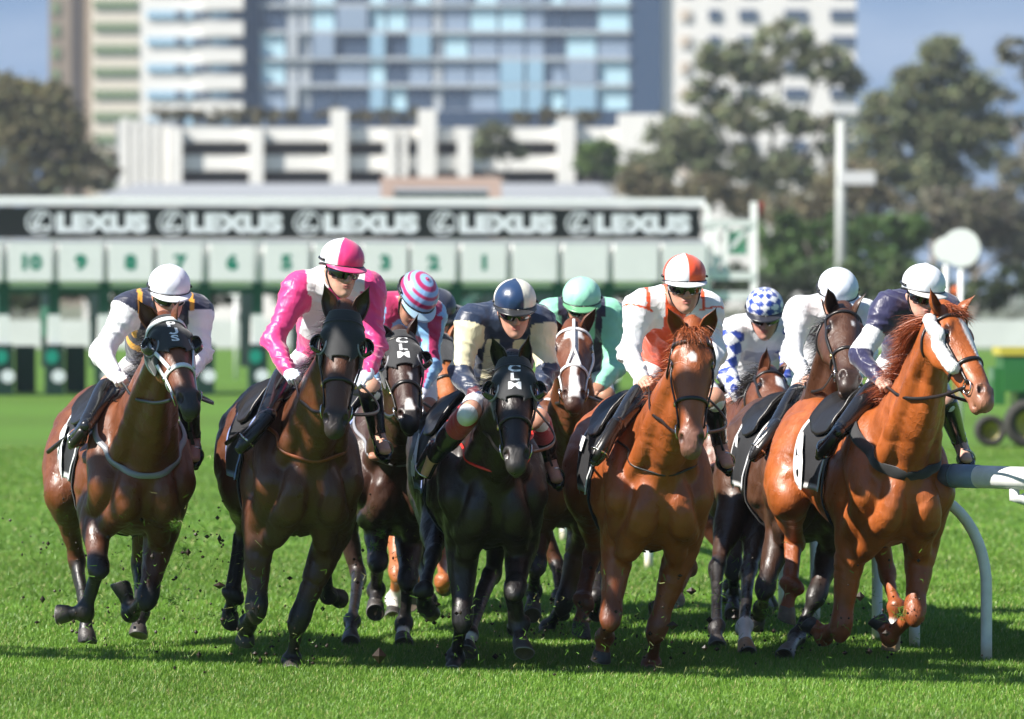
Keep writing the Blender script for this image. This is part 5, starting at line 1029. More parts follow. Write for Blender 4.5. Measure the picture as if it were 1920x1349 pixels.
def saddlery(hs, cloth=(.014, .014, .016), edge=(.75, .75, .75), number=None, edge_w=.07, blue=False):
    nx, na = 34, 60; X = np.linspace(.02, -.50, nx); A = np.radians(np.linspace(-106, 106, na)); cen = []; dr = []
    for x in X:
        for a in A: cen.append(hs.W(x, 0, 1.15)); dr.append(hs.u*math.cos(a)+hs.l*math.sin(a))
    P, N = hs.snap(np.array(cen), np.array(dr), off=.014, rmax=.6); G = P.reshape(nx, na, 3)
    for _ in range(6):
        Q = G.copy(); Q[1:-1, 1:-1] = (G[:-2, 1:-1]+G[2:, 1:-1]+G[1:-1, :-2]+G[1:-1, 2:])*.25; G = Q
    Ng = N.reshape(nx, na, 3); ia = np.abs(np.linspace(-1, 1, na))[None, :]; ix = np.linspace(0, 1, nx)[:, None]
    wv = .012*np.sin(ix*9+1)*np.clip(ia-.5, 0, 1)+.02*np.clip(ia-.72, 0, 1)*2; G = G+Ng*wv[..., None]
    col = np.tile(np.array(cloth, float), (nx, na, 1)); e = (ia > 1-edge_w*.8) | (ix > 1-edge_w) | (ix < edge_w*.7); col[np.broadcast_to(e, (nx, na))] = edge
    idx = np.arange(nx*na).reshape(nx, na); F = [(idx[i, j], idx[i, j+1], idx[i+1, j+1], idx[i+1, j]) for i in range(nx-1) for j in range(na-1)]
    sc = mesh_obj('saddlecloth', G.reshape(-1, 3), F, M['cloth'], hs.body, col=col.reshape(-1, 3)); sm = sc.modifiers.new('thick', 'SOLIDIFY'); sm.thickness = .007; sm.offset = 1
    if number:
        V, Fs = text_shape(number, .05)
        for sg in (-1, 1):
            hgt = .24; lx = -.34-V[:, 0]*hgt*sg*-1*1.1; cen = np.array([hs.W(x, 0, 1.15) for x in lx]); a = np.radians(80-V[:, 1]*50)*sg
            Pn, Nn = hs.snap(cen, np.outer(np.cos(a), hs.u)+np.outer(np.sin(a), hs.l), off=.034, rmax=.6)
            mesh_obj('cloth_number', Pn+Nn*.004, Fs, M['white_print'], sc, smooth=False)
    # saddle: a small pad over the withers' back with a flap each side
    nx, na = 16, 40; X = np.linspace(.0, -.36, nx); G = []; 
    for i, x in enumerate(X):
        fl = 40+12*math.sin(math.pi*i/(nx-1)); t = i/(nx-1)
        for a in np.radians(np.linspace(-fl, fl, na)):
            G.append((x, a, t))
    cen = np.array([hs.W(g[0], 0, 1.15) for g in G]); d = np.array([hs.u*math.cos(g[1])+hs.l*math.sin(g[1]) for g in G]); P, N = hs.snap(cen, d, off=.03, rmax=.6)
    prof = np.array([.055*(abs(2*g[2]-1)**3)*max(0, math.cos(g[1]*1.8)) for g in G]); P = P+N*prof[:, None]; idx = np.arange(nx*na).reshape(nx, na)
    F = [(idx[i, j], idx[i, j+1], idx[i+1, j+1], idx[i+1, j]) for i in range(nx-1) for j in range(na-1)]
    sd = mesh_obj('saddle', P, F, M['leather'], hs.body); sm = sd.modifiers.new('thick', 'SOLIDIFY'); sm.thickness = .012; sm.offset = 1
    A = np.radians(np.linspace(-178, 178, 60)); hs.strap('girth', np.tile(hs.W(.03, 0, 1.13), (60, 1)), np.outer(np.cos(A), hs.u)+np.outer(np.sin(A), hs.l), .085, 'cloth_black', off=.008, rmax=.6)
    return sd
def stirrup(sd, ball, fdir, up, top):
    sd_ = nrm(np.cross(fdir, up)); A = np.linspace(-2.6, 2.6, 20); P = [ball+up*(.04+.055*math.cos(a))+sd_*.048*math.sin(a) for a in A]
    MB().tube(P, .0045, 6).bar(P[0], P[-1], .03, .01).build('stirrup_iron', M['steel'], sd, smooth=True)
    MB().bar(ball+up*.11, top, .02, .005).build('stirrup_leather', M['leather'], sd)
# ---------------------------------------------------------------- jockeys
SK = (.52, .27, .19)
class Jockey:
    def __init__(s, hs, k):
        s.k = k; s.hs = hs; D = dict(head=.30, neck=.12, sh=.04, el=.12, wr=.34, hd=.40, hip=-.36, kn=.06, an=-.24, toe=-.06)
        D.update(k.get('depth', {})); W = hs.W; J = s.J = {}
        def p(px, x, lat): return at(px[0], px[1], W(x, lat, 1.4)[1])
        for sg, nm in ((-1, 'R'), (1, 'L')):
            q = k[nm]; J['sh'+nm] = p(q[0], D['sh'], .17*sg); J['el'+nm] = p(q[1], D['el'], .25*sg); J['wr'+nm] = p(q[2], D['wr'], .12*sg); J['hd'+nm] = p(q[3], D['hd'], .1*sg)
            J['hip'+nm] = p(q[4], D['hip'], .09*sg); J['kn'+nm] = p(q[5], D['kn'], .24*sg); J['an'+nm] = p(q[6], D['an'], .30*sg); J['toe'+nm] = p(q[7], D['toe'], .33*sg)
        for nm in 'RL':      # legs stay outside the horse's barrel, hands outside its neck
            for key, cl in (('kn', .055), ('an', .060), ('toe', .055), ('wr', .03), ('hd', .03), ('el', .05)):
                p0 = J[key+nm]; cam0 = np.array([0, 0, CAM_H]); ray = nrm(p0-cam0)
                P = p0[None]-ray[None]*np.linspace(0, .8, 81)[:, None]; Fv = hs.sdf.ev(P); ok = np.nonzero(Fv > cl)[0]
                if len(ok): J[key+nm] = P[ok[0]]
        yw, pt, rl = [math.radians(a) for a in k.get('face', (0, 10, 0))]
        fw = np.array([math.sin(yw)*math.cos(pt), -math.cos(yw)*math.cos(pt), -math.sin(pt)]); up = nrm(np.array([0, 0, 1.])-fw*fw[2]*1.0); lt = np.cross(up, fw)   # lt = person's left
        lt, up = lt*math.cos(rl)+up*math.sin(rl), up*math.cos(rl)-lt*math.sin(rl)
        for nm in 'RL': J['hd'+nm] = J['wr'+nm]+nrm(J['hd'+nm]-J['wr'+nm])*.10
        s.fw, s.up, s.lt = fw, up, lt; hc = p(k['helmet'], D['head'], 0); s.po = hc-up*.040; s.hc = s.po-up*.058
        s.neck = (J['shR']+J['shL'])/2+np.array([0, 0, .045])+nrm(s.hc-(J['shR']+J['shL'])/2)*.02; s.pel = (J['hipR']+J['hipL'])/2
        s.build()
    def hd(s, f, l, u): return s.hc+s.fw*f+s.lt*l+s.up*u
    def build(s):
        J, k = s.J, s.k; b = SDF(); hd = s.hd; R = np.array([s.lt, s.fw, s.up])
        ax = nrm(s.neck-s.pel); sl = nrm(J['shL']-J['shR'])
        # head and face
        b.ell(hd(-.012, 0, .028), R, (.075, .094, .088), k=.02)
        b.loft([hd(.03, 0, -.02), hd(.045, 0, -.075), hd(.06, 0, -.112)], [.062, .052, .030], [.052, .044, .028], s.lt, k=.025)
        for sg in (-1, 1):
            b.loft([hd(-.005, .060*sg, -.03), hd(.01, .050*sg, -.080), hd(.05, .02*sg, -.112)], [.016, .016, .015], [.02, .02, .015], s.lt, k=.02, res=2)
            b.ell(hd(.062, .036*sg, -.030), R, (.024, .02, .018), k=.016); b.ell(hd(.076, .031*sg, .010), R, (.022, .012, .008), k=.012)
            b.ell(hd(.080, .032*sg, -.008), R, (.016, .012, .012), k=.01, sub=True); b.ell(hd(.071, .031*sg, -.008), R, (.0125, .0125, .0125), k=.004)
            b.ell(hd(.096, .011*sg, -.049), R, (.010, .010, .008), k=.008)
            b.loft([hd(-.01, .076*sg, .005), hd(-.016, .082*sg, -.015), hd(-.006, .077*sg, -.038)], [.006, .008, .006], [.016, .014, .008], s.lt, k=.006, res=2)
        b.loft([hd(.084, 0, .005), hd(.094, 0, -.022), hd(.107, 0, -.043)], [.009, .010, .012], [.010, .012, .012], s.lt, k=.014, res=3)
        b.loft([hd(.084, -.018, -.071), hd(.094, 0, -.068), hd(.084, .018, -.071)], [.005]*3, [.006]*3, s.up, k=.006, res=3)
        b.loft([hd(.082, -.015, -.082), hd(.091, 0, -.083), hd(.082, .015, -.082)], [.005]*3, [.0065]*3, s.up, k=.006, res=3)
        b.loft([hd(.096, -.018, -.0765), hd(.098, .018, -.0765)], [.002]*2, [.002]*2, s.up, k=.003, sub=True); b.ell(hd(.078, 0, -.112), R, (.018, .015, .014), k=.015)
        # neck, trunk, limbs
        b.loft([hd(-.035, 0, -.04), s.neck], [.054, .060], [.056, .06], s.lt, k=.03)
        b.loft([s.neck-ax*.06, s.neck*.6+s.pel*.4, s.pel], [.12, .12, .13], [.075, .085, .10], sl, k=.05)
        for nm in 'RL':
            sh, el, wr, hn = J['sh'+nm], J['el'+nm], J['wr'+nm], J['hd'+nm]
            b.loft([s.neck-ax*.04, sh], [.05, .05], [.045, .05], sl, k=.04); b.loft([sh, el], [.046, .036], [.046, .038], sl, k=.03)
            b.loft([el, el*.6+wr*.4, wr], [.038, .036, .023], [.038, .036, .028], sl, k=.02)
            b.loft([J['hip'+nm], J['kn'+nm]], [.075, .052], [.08, .055], sl, k=.04); b.loft([J['kn'+nm], J['kn'+nm]*.65+J['an'+nm]*.35, J['an'+nm]], [.05, .05, .033], [.052, .055, .036], sl, k=.03)
            b.loft([J['an'+nm], J['toe'+nm]], [.035, .033], [.03, .02], sl, k=.02)
            s.hand(b, nm, wr, hn)
        V, Q = b.mesh(.0052); P = V.astype(float); q = P-s.hc; f_, l_, u_ = q @ s.fw, q @ s.lt, q @ s.up
        skin = np.array(k.get('skin', SK)); col = np.tile(skin, (len(P), 1)); n1 = vnoise(P*25)
        hz = (np.abs(q).max(1) < .2)
        m = hz*(f_ > .06)*sstep(.024, .018, np.abs(l_))*sstep(.013, .010, np.abs(u_+.077)); col = mixc(col, (.45, .13, .11), m*.8)
        ck = hz*(f_ > .02)*sstep(.035, .01, np.sqrt((np.abs(l_)-.042)**2+(u_+.045)**2)); col = mixc(col, (.55, .22, .16), ck*.5)
        m = hz*(f_ > .02)*sstep(.05, .03, np.abs(l_))*sstep(-.07, -.1, u_)*(n1 > .2); col = mixc(col, (.33, .18, .13), m*.18)
        m = hz*(f_ > .055)*sstep(.0045, .002, np.abs(u_-.016))*(np.abs(l_) > .012)*(np.abs(l_) < .05); col = mixc(col, (.08, .04, .02), m)
        g = k.get('glove')
        if g is not None:
            for nm in 'RL':
                d, par = polyd(P, [J['el'+nm], J['wr'+nm], J['hd'+nm]]); m = (d < .1)*sstep(.84, .87, par)*(np.linalg.norm(P-J['wr'+nm], axis=1) < .21); col = mixc(col, g, m)
        s.ob = mesh_obj('person', V, Q, M['skin'], col=col, loc=(s.pel[0], s.pel[1], 0)); tag(s.ob, k['label'], 'person', 'jockeys crouched on the racehorses')
        s.jersey(sl, ax); s.legsw(sl, ax); s.helmet()
        if k.get('whip'):
            (x0, y0), (x1, y1), xa, xb = k['whip']; a = at(x0, y0, s.hs.W(xa, -.15, 1.4)[1]); bb = at(x1, y1, s.hs.W(xb, -.42, 1.2)[1]); L = np.linalg.norm(bb-a)
            P = [a*(1-t)+bb*t for t in np.linspace(0, 1, 12)]; w_ = MB().tube(P, [.006]*6+[.0065, .007, .011, .013, .013, .012], 8).build('whip', M['leather'], smooth=True); tag(w_, k['whiplabel'], 'whip', 'whips carried by the jockeys')
            MB().tube([a-(bb-a)*.10, a], [.009, .008], 8).build('handle', M['leather'], w_, smooth=True)
    def hand(s, b, nm, wr, hn):
        d = nrm(hn-wr); sg = 1 if nm == 'L' else -1; up = nrm(np.array([0, 0, 1.])+s.hs.l*sg*.5); up = nrm(up-np.dot(up, d)*d); sd = np.cross(d, up)*-sg   # sd: towards the thumb (inner) side
        if sd @ s.hs.l*sg > 0: sd = -sd
        R = np.array([sd, up, d]); wr2 = wr+d*.045; b.ell(wr2, R, (.036, .017, .046), k=.02)
        b.loft([wr, wr+d*.03], [.025, .03], [.018, .017], sd, k=.02)
        for i, (L, r) in enumerate(((.036, .0094), (.041, .0096), (.038, .0092), (.030, .0083))):
            o = sd*(.030-i*.0195); k0 = wr2+d*.038+o+up*.004; k1 = k0+d*L*.62-up*L*.62; k2 = k1-up*L*.62-d*L*.30; k3 = k2-d*L*.62+up*L*.12
            b.loft([k0, k1, k2, k3], [r*1.08, r, r*.95, r*.85], [r*1.08, r, r*.95, r*.85], sd, k=.003, res=1)
            b.ell(k0, R, (.010, .010, .010), k=.006)
        t0 = wr2-d*.015+sd*.026-up*.006; t1 = t0+d*.030+sd*.014-up*.012; t2 = t1+d*.028-sd*.010-up*.008
        b.loft([t0, t1, t2], [.014, .0105, .0088], [.013, .0105, .0088], up, k=.006, res=1)
        s.__dict__.setdefault('grip', {})[nm] = wr2+d*.042-up*.022
    def jersey(s, sl, ax):
        J, k = s.J, s.k; j = SDF(); fr = nrm(np.cross(sl, ax)); nk = s.neck
        wst = s.pel*.72+nk*.28
        j.loft([nk-ax*.015, nk-ax*.10, nk*.5+s.pel*.5, wst, s.pel-ax*.03], [.10, .165, .165, .150, .15], [.075, .115, .13, .125, .12], sl, k=.05)
        for nm in 'RL':
            sh, el, wr = J['sh'+nm], J['el'+nm], J['wr'+nm]; inn = nk-ax*.06
            j.loft([inn, sh+ax*.0, sh*.8+el*.2], [.085, .085, .078], [.08, .085, .078], sl, k=.06, res=3)
            j.loft([sh, sh*.5+el*.5, el], [.073, .061, .053], [.076, .064, .057], sl, k=.045, res=3)
            j.loft([el, el*.55+wr*.45, el*.12+wr*.88, wr], [.053, .048, .036, .031], [.057, .052, .040, .034], sl, k=.035, res=3)
        j.loft([nk-ax*.03, nk+nrm(s.hc-nk)*.035], [.072, .060], [.072, .062], sl, k=.03)
        V, Q = j.mesh(.0075); P = V.astype(float); N = j.grad(V)
        # folds: ridged noise drawn out across the limbs
        w1 = np.zeros(len(P)); amp = np.full(len(P), .0072)
        dR, pR = polyd(P, [J['shR'], J['elR'], J['wrR']]); dL, pL = polyd(P, [J['shL'], J['elL'], J['wrL']]); arm = np.minimum(dR, dL); par = np.where(dR < dL, pR, pL)
        amp += .006*np.exp(-((par-1)/.3)**2)*(arm < .11)+.004*np.exp(-((par-1.8)/.25)**2)*(arm < .08)
        aR = nrm(J['elR']-J['shR'])
        for sc, st, am in ((8, 2.6, 1.2), (17, 2.4, .4)):
            q = P*sc; q = q+np.outer((P @ aR)*sc*(st-1), aR)+vnoise(P*6)[:, None]*1.2; r = 1-np.abs(vnoise(q)); w1 += am*(r**2-.5)
        P2 = P+N*(w1*amp)[:, None]
        # cloth colours, in the garment's own coordinates
        hw = np.linalg.norm(J['shL']-J['shR'])/2; mid = (J['shL']+J['shR'])/2; u = ((P-mid) @ sl)/hw; v = ((nk-P) @ ax); w_ = (P-mid) @ fr
        isarm = ((arm < .105) & (par > .10) & (np.abs(u) > .72)) | ((arm < .09) & (par > .55)); side = np.where(dR < dL, -1, 1)
        ang = np.zeros(len(P))
        for sg_, nm in ((-1, 'R'), (1, 'L')):
            for q0, (a_, b_) in enumerate((('sh', 'el'), ('el', 'wr'))):
                d_ = nrm(J[b_+nm]-J[a_+nm]); e1 = nrm(fr-np.dot(fr, d_)*d_); e2 = np.cross(d_, e1); m_ = (side == sg_) & ((par >= 1) == (q0 == 1)); ang[m_] = np.arctan2((P[m_]-J[a_+nm]) @ e2, (P[m_]-J[a_+nm]) @ e1)
        col = k['silk'](dict(arm=isarm, t=par, u=u, v=v, w=w_, side=side, ang=ang, P=P, n=len(P), d=arm, mid=mid, sl=sl, ax=ax, J=J, sx=(P-mid) @ sl))
        s.jer = mesh_obj('jersey', P2, Q, M['silk'], s.ob, col=col); s.pz = dict(sl=sl, ax=ax, fr=fr, mid=mid, sdf=j)
        MB().tube([nk+nrm(s.hc-nk)*.03+.055*(math.cos(a)*sl+math.sin(a)*np.cross(sl, nrm(s.hc-nk))) for a in np.linspace(0, 2*math.pi, 24)], .012, 8, col=k.get('collar', (.75, .75, .75))).build('collar', M['silk'], s.jer, smooth=True, usecol=True)
    def legsw(s, sl, ax):
        J, k = s.J, s.k; f = SDF(); f.loft([s.pel+ax*.04, s.pel-ax*.02], [.15, .145], [.125, .12], sl, k=.05)
        for nm in 'RL':
            hp_, kn, an = J['hip'+nm], J['kn'+nm], J['an'+nm]
            f.loft([hp_, hp_*.5+kn*.5, kn, kn*.82+an*.18], [.092, .076, .051, .046], [.10, .084, .055, .049], sl, k=.04, res=3)
        V, Q = f.mesh(.010); N = f.grad(V); P = V+N*(.004*(1-np.abs(vnoise(V*14)))[:, None]); mesh_obj('breeches', P, Q, M['breeches'], s.ob, col=np.tile((.72, .72, .74), (len(P), 1)))
        for nm in 'RL':
            kn, an, to = J['kn'+nm], J['an'+nm], J['toe'+nm]; g = SDF(); fd = nrm(to-an); ad = nrm(an-kn); toe = an+fd*.165; hl = an-fd*.05
            st = k.get('boot_top', .10)
            B = lambda t: kn*(1-t)+an*t
            if 'gaiter' in k:
                gg = SDF(); gg.loft([B(.10), B(.3), B(.48)], [.064, .062, .054], [.068, .066, .058], sl, k=.02); V, Q = gg.mesh(.009); mesh_obj('gaiter', V, Q, M['silk'], s.ob, col=np.tile(k['gaiter'], (len(V), 1))); st = .44
            g.loft([B(st), B(st+.18), B(.72), B(.96)], [.062, .061, .047, .042], [.066, .066, .052, .046], sl, k=.03)
            sole = nrm(ad-np.dot(ad, fd)*fd)
            g.loft([hl+sole*.03, an+fd*.03+sole*.045, toe*.75+an*.25+sole*.05, toe+fd*.02+sole*.052], [.034, .038, .044, .030], [.034, .036, .026, .018], nrm(np.cross(fd, sole)), k=.03, res=3)
            V, Q = g.mesh(.008); N = g.grad(V); cre = np.exp(-(((V-an) @ ad+.02)/.05)**2); q = V*30; q = q+np.outer((V @ ad)*50, ad); P = V+N*(.004*cre*vnoise(q))[:, None]
            bo = mesh_obj('boot', P, Q, M['boot'], s.ob); c = toe*.75+an*.25+sole*.075
            MB().tube([hl+sole*.064, c, toe+fd*.02+sole*.07], [.022, .026, .018], 10).build('sole', M['leather'], bo, smooth=True)
            stirrup(s.hs.saddle, c, fd, -sole, kn*.5+an*.5+s.hs.u*.12-s.hs.l*(.05 if nm == 'L' else -.05))
    def helmet(s):
        k = s.k; V = []; n, m = 84, 22; Cc = []; po = s.po
        for i in range(m+1):
            th = math.radians(108)*i/m
            for j in range(n):
                a = 2*math.pi*j/n; ca, sa = math.cos(a), math.sin(a); puck = 1-.016*math.exp(-((((a*6/(2*math.pi)) % 1)-.5)/.07)**2)*math.sin(th)**.5+.004*math.sin(a*13+i*.7)*math.sin(th)**2+.010*max(0, math.sin(th)-.85)
                x = .108*sa*math.sin(th)*puck; y = .132*ca*math.sin(th)*puck; z = .100*math.cos(th)*(1 if math.cos(th) > 0 else 1.2)+.004*(th < .12)
                if th > 1.5: z -= .022*max(0, -ca)
                V.append(po+s.lt*x+s.fw*(y-.008)+s.up*z); Cc.append(k['cap'](math.degrees(math.atan2(sa, ca)), math.degrees(th)))
        F = [(i*n+j, (i+1)*n+j, (i+1)*n+(j+1) % n, i*n+(j+1) % n) for i in range(m) for j in range(n)]
        h = mesh_obj('helmet', V, F, M['cap_silk'], s.ob, col=Cc); sm = h.modifiers.new('t', 'SOLIDIFY'); sm.thickness = .004; sm.offset = -1
        # peak under the cap cover
        V = []; n = 24; m = 5
        for i in range(m+1):
            r = i/m
            for j in range(n+1):
                a = math.radians(-72+144*j/n); ex = .058*r*math.cos(a)**.6
                V.append(po+s.lt*(.110*math.sin(a))*(1+.04*r)+s.fw*(.128*math.cos(a)+ex-.01)+s.up*(-.030-.018*r*math.cos(a)-.004*r))
        F = [(i*(n+1)+j, (i+1)*(n+1)+j, (i+1)*(n+1)+j+1, i*(n+1)+j+1) for i in range(m) for j in range(n)]
        pk = mesh_obj('peak', V, F, M['cap_silk'], h, col=np.tile(k.get('peak', (.012, .012, .014)), (len(V), 1))); sm = pk.modifiers.new('t', 'SOLIDIFY'); sm.thickness = .005
        A = np.linspace(0, 2*math.pi, 40); MB().tube([po+s.lt*.107*math.sin(a)+s.fw*(.130*math.cos(a)-.008)+s.up*(-.034-.020*max(0, -math.cos(a))) for a in A], .006, 6).build('rim', M['leather'], h, smooth=True)
        # goggles
        V = []; n, m = 36, 10
        for i in range(m+1):
            for j in range(n+1):
                a = math.radians(-78+156*j/n); x = abs(a)/math.radians(78); hh_ = .036*(1-.35*x**2)-(.014*math.exp(-(a/.13)**2) if i > m/2 else 0)
                z = (1-2*i/m)*hh_; bul = .006*(1-(1-2*i/m)**2); V.append(s.hd(0, 0, 0)+s.lt*(.083+bul)*math.sin(a)*1.0+s.fw*((.102+bul)*math.cos(a)**.9 if math.cos(a) > 0 else 0)+s.up*(z-.004))
        F = [(i*(n+1)+j, (i+1)*(n+1)+j, (i+1)*(n+1)+j+1, i*(n+1)+j+1) for i in range(m) for j in range(n)]
        g = mesh_obj('goggles', V, F, M['goggle'], s.ob); sm = g.modifiers.new('t', 'SOLIDIFY'); sm.thickness = .004
        MB().tube([po+s.lt*.113*math.sin(a)+s.fw*(.137*math.cos(a)-.008)+s.up*(-.012-.03*math.cos(a)*0) for a in np.linspace(math.radians(80), math.radians(280), 30)], .006, 6).build('strap', M['leather'], g, smooth=True)
        for sg in (-1, 1):
            MB().tube([s.hd(-.01, .083*sg, .02), s.hd(.0, .080*sg, -.04), s.hd(.02, .062*sg, -.09), s.hd(.05, .02*sg, -.135), s.hd(.052, 0, -.138)], .005, 6).build('chin_strap', M['leather'], h, smooth=True)
def sel(n, base): return np.tile(np.array(base, float), (n, 1))
WH = (.78, .78, .80); NAVY = (.012, .014, .040); NAVY2 = (.008, .020, .055)
def silk1(g):
    c = sel(g['n'], NAVY); c[g['arm']] = WH; yl = (.70, .33, .03)
    m = (~g['arm']) & (np.abs(np.abs(g['u'])-.80) < .07) & (g['v'] < .22); c[m] = yl; m = (~g['arm']) & (g['v'] > .26) & (g['v'] < .30); c[m] = yl; return c
def silk2(g):
    pk = (.70, .035, .20); c = sel(g['n'], pk); u = g['u']; m = (~g['arm']) & (np.abs(u) > .24) & (np.abs(u) < .86) & (g['v'] < .34); c[m] = WH; return c
def silk3(g):
    bl = (.22, .45, .72); mr = (.42, .02, .11); c = sel(g['n'], bl); a = g['arm']
    m = a & (np.cos(g['ang']*2.0+.6) > .55); c[m] = mr; v = g['v']; c[(~a) & (np.abs(v-.16) < .035)] = mr; c[(~a) & (np.abs(v-.30) < .035)] = mr; c[(~a) & (v < .02)] = mr; return c
def silk4(g):
    cr = (.70, .64, .42); c = sel(g['n'], NAVY2); a = g['arm']; t = g['t']; c[a & (t > .12) & (t < .92)] = cr
    c[(~a) & (np.abs(np.abs(g['u'])-.42) < .2) & (g['v'] > .09)] = cr; c[a & (t > 1.84)] = (.10, .01, .02); return c
def silk5(g):
    mt = (.25, .62, .42); c = sel(g['n'], mt); u, v = g['u'], g['v']; c[(~g['arm']) & (np.abs(np.abs(u)-.66) < .17)] = (.02, .018, .045); c[(~g['arm']) & (np.abs(u) < .2)] = (.30, .60, .55); return c
def silk6(g):
    orr = (.80, .085, .015); c = sel(g['n'], WH); a = g['arm']; u, v = g['u'], g['v']
    c[(~a) & (np.abs(u) < .34)] = orr; c[(~a) & (v > .12)] = orr; c[(~a) & (np.abs(np.abs(u)-.86) < .06)] = orr; c[a & (np.abs(g['t']-.09) < .05)] = orr; return c
def silk7(g):
    bl = (.015, .05, .33); c = sel(g['n'], WH); a = g['arm']; t = g['t']; an = g['ang']; x = (t*3.2) % 1.0; y = (an/math.pi*2.0+.5) % 1.0
    c[a & ((np.abs(x-.5)+np.abs(y-.5)) < .5)] = bl; m = (~a) & (np.abs(g['v']-.17) < .04) & (np.abs(g['u']) < .6); c[m] = (.45, .47, .55); return c
def silk8(g):
    c = sel(g['n'], WH); v = g['v']; r = np.hypot(g['sx']+.10, (v-.10)*1.0); c[(np.abs(r-.046) < .009) & (g['w'] > 0 if True else True)] = (.05, .02, .06); return c
def silk9(g):
    c = sel(g['n'], (.022, .020, .070)); t = g['t']; c[g['arm'] & (t > .50) & (t < .98)] = WH; return c
def silk10(g): return sel(g['n'], (.015, .018, .035))
def quarters(a_, b_, off=0): return lambda az, th: a_ if math.sin(math.radians(az+off)) > 0 else b_
def halves4(a_, b_, off=0): return lambda az, th: a_ if math.sin(math.radians(2*(az+off))) > 0 else b_
PINK = (.70, .03, .17); CREAM = (.68, .65, .55)
def cap7(az, th):
    y = th/27.; x = az/36.+(0 if int(y) % 2 == 0 else .0); return (.015, .05, .30) if (abs((x % 1)-.5)+abs((y % 1)-.5)) < .5 else WH
def cap3(az, th):
    z = .118*math.cos(math.radians(th)); y = math.sin(math.radians(th))*math.cos(math.radians(az)); w_ = th/28.
    return (.45, .02, .12) if (w_+.2) % 1 < .45 else (.25, .45, .72)
JS = {}
JS['h1'] = dict(skin=(0.55, 0.27, 0.2), label='person in navy silks with white sleeves and white cap, at the left end', helmet=(319, 519), face=(14, 14, 0), silk=silk1, cap=lambda a, t: (.76, .77, .84), peak=(.7, .7, .74), glove=(.72, .68, .70),
  R=[(246, 576), (190, 662), (218, 706), (240, 718), (250, 705), (206, 724), (162, 796), (140, 826)], L=[(366, 582), (378, 662), (352, 706), (340, 714), (312, 705), (350, 745), (362, 820), (364, 860)],
  whip=((243, 728), (90, 848), .36, -.45), whiplabel='black whip held by the jockey at the left end')
JS['h2'] = dict(skin=(0.56, 0.32, 0.23), label='person in pink and white silks with a quartered pink cap, sitting highest of all', helmet=(645, 470), face=(26, 8, -4), silk=silk2, cap=lambda a, t: PINK if -42 < a < 138 else WH, peak=(.70, .03, .17), glove=(.66, .72, .82), boot_top=.02, collar=(.72, .7, .72),
  R=[(563, 540), (512, 640), (543, 700), (564, 716), (572, 690), (534, 706), (492, 790), (472, 812)], L=[(688, 540), (704, 652), (692, 700), (676, 712), (640, 690), (694, 730), (708, 812), (722, 846)],
  whip=((566, 728), (424, 832), .38, -.30), whiplabel='black whip held by the jockey in pink and white')
JS['h3'] = dict(skin=(0.4, 0.2, 0.13), label='person in pale blue and maroon hoops with a striped cap, head bowed', helmet=(793, 540), face=(22, 46, -12), silk=silk3, cap=cap3, peak=(.42, .62, .74), glove=(.7, .72, .8), collar=(.72, .62, .72),
  R=[(722, 578), (712, 660), (702, 712), (703, 728), (742, 710), (720, 748), (706, 826), (702, 858)], L=[(806, 590), (808, 686), (794, 730), (786, 740), (786, 712), (802, 765), (812, 830), (820, 862)])
JS['h4'] = dict(label='person in navy and cream silks with red gaiters on the near black horse', helmet=(966, 546), face=(5, 12, 0), silk=silk4, cap=lambda a, t: (.010, .035, .10) if (-100 < a < 18 and a > -78) else CREAM, glove=(.03, .05, .14), gaiter=(.35, .008, .018), collar=NAVY2,
  R=[(888, 602), (862, 700), (894, 744), (910, 754), (908, 756), (882, 772), (814, 856), (800, 890)], L=[(1008, 604), (1026, 696), (1010, 740), (1000, 750), (960, 758), (1010, 788), (1030, 862), (1044, 900)],
  whip=((906, 770), (792, 928), .36, -.30), whiplabel='black whip held by the jockey in navy and cream')
JS['h5'] = dict(skin=(0.38, 0.19, 0.12), label='person in mint green silks and cap riding the horse with a white bridle', helmet=(1091, 541), face=(2, 16, 0), silk=silk5, cap=lambda a, t: (.33, .72, .52), peak=(.10, .30, .14), collar=(.2, .5, .35),
  R=[(1036, 588), (1024, 680), (1046, 722), (1054, 734), (1066, 712), (1038, 742), (1026, 820), (1022, 850)], L=[(1142, 590), (1152, 690), (1126, 722), (1112, 734), (1112, 712), (1136, 745), (1146, 830), (1150, 860)])
JS['h6'] = dict(label='person in white and orange silks with a quartered orange and white cap', helmet=(1284, 499), face=(7, 5, 0), silk=silk6, cap=lambda a, t: (.80, .08, .02) if (0 < a < 90 or -180 < a < -75) else WH, peak=(.72, .72, .74), collar=(.75, .72, .72),
  R=[(1203, 576), (1178, 662), (1208, 714), (1228, 730), (1226, 700), (1206, 735), (1148, 812), (1128, 848)], L=[(1322, 578), (1340, 662), (1326, 712), (1314, 724), (1284, 700), (1338, 748), (1350, 832), (1364, 872)],
  whip=((1230, 742), (1095, 845), .36, -.36), whiplabel='black whip held by the jockey in orange and white')
JS['h7'] = dict(skin=(0.5, 0.24, 0.18), label='person in white silks with blue diamond sleeves and a blue diamond cap', helmet=(1434, 560), face=(-2, 16, 0), silk=silk7, cap=cap7, peak=(.012, .012, .02), collar=(.7, .7, .75),
  R=[(1376, 622), (1362, 700), (1390, 752), (1402, 768), (1404, 742), (1372, 764), (1348, 846), (1342, 876)], L=[(1476, 618), (1482, 692), (1454, 742), (1444, 756), (1450, 742), (1476, 780), (1484, 850), (1488, 880)],
  whip=((1402, 780), (1346, 824), .36, .0), whiplabel='short black whip held by the jockey in blue diamonds')
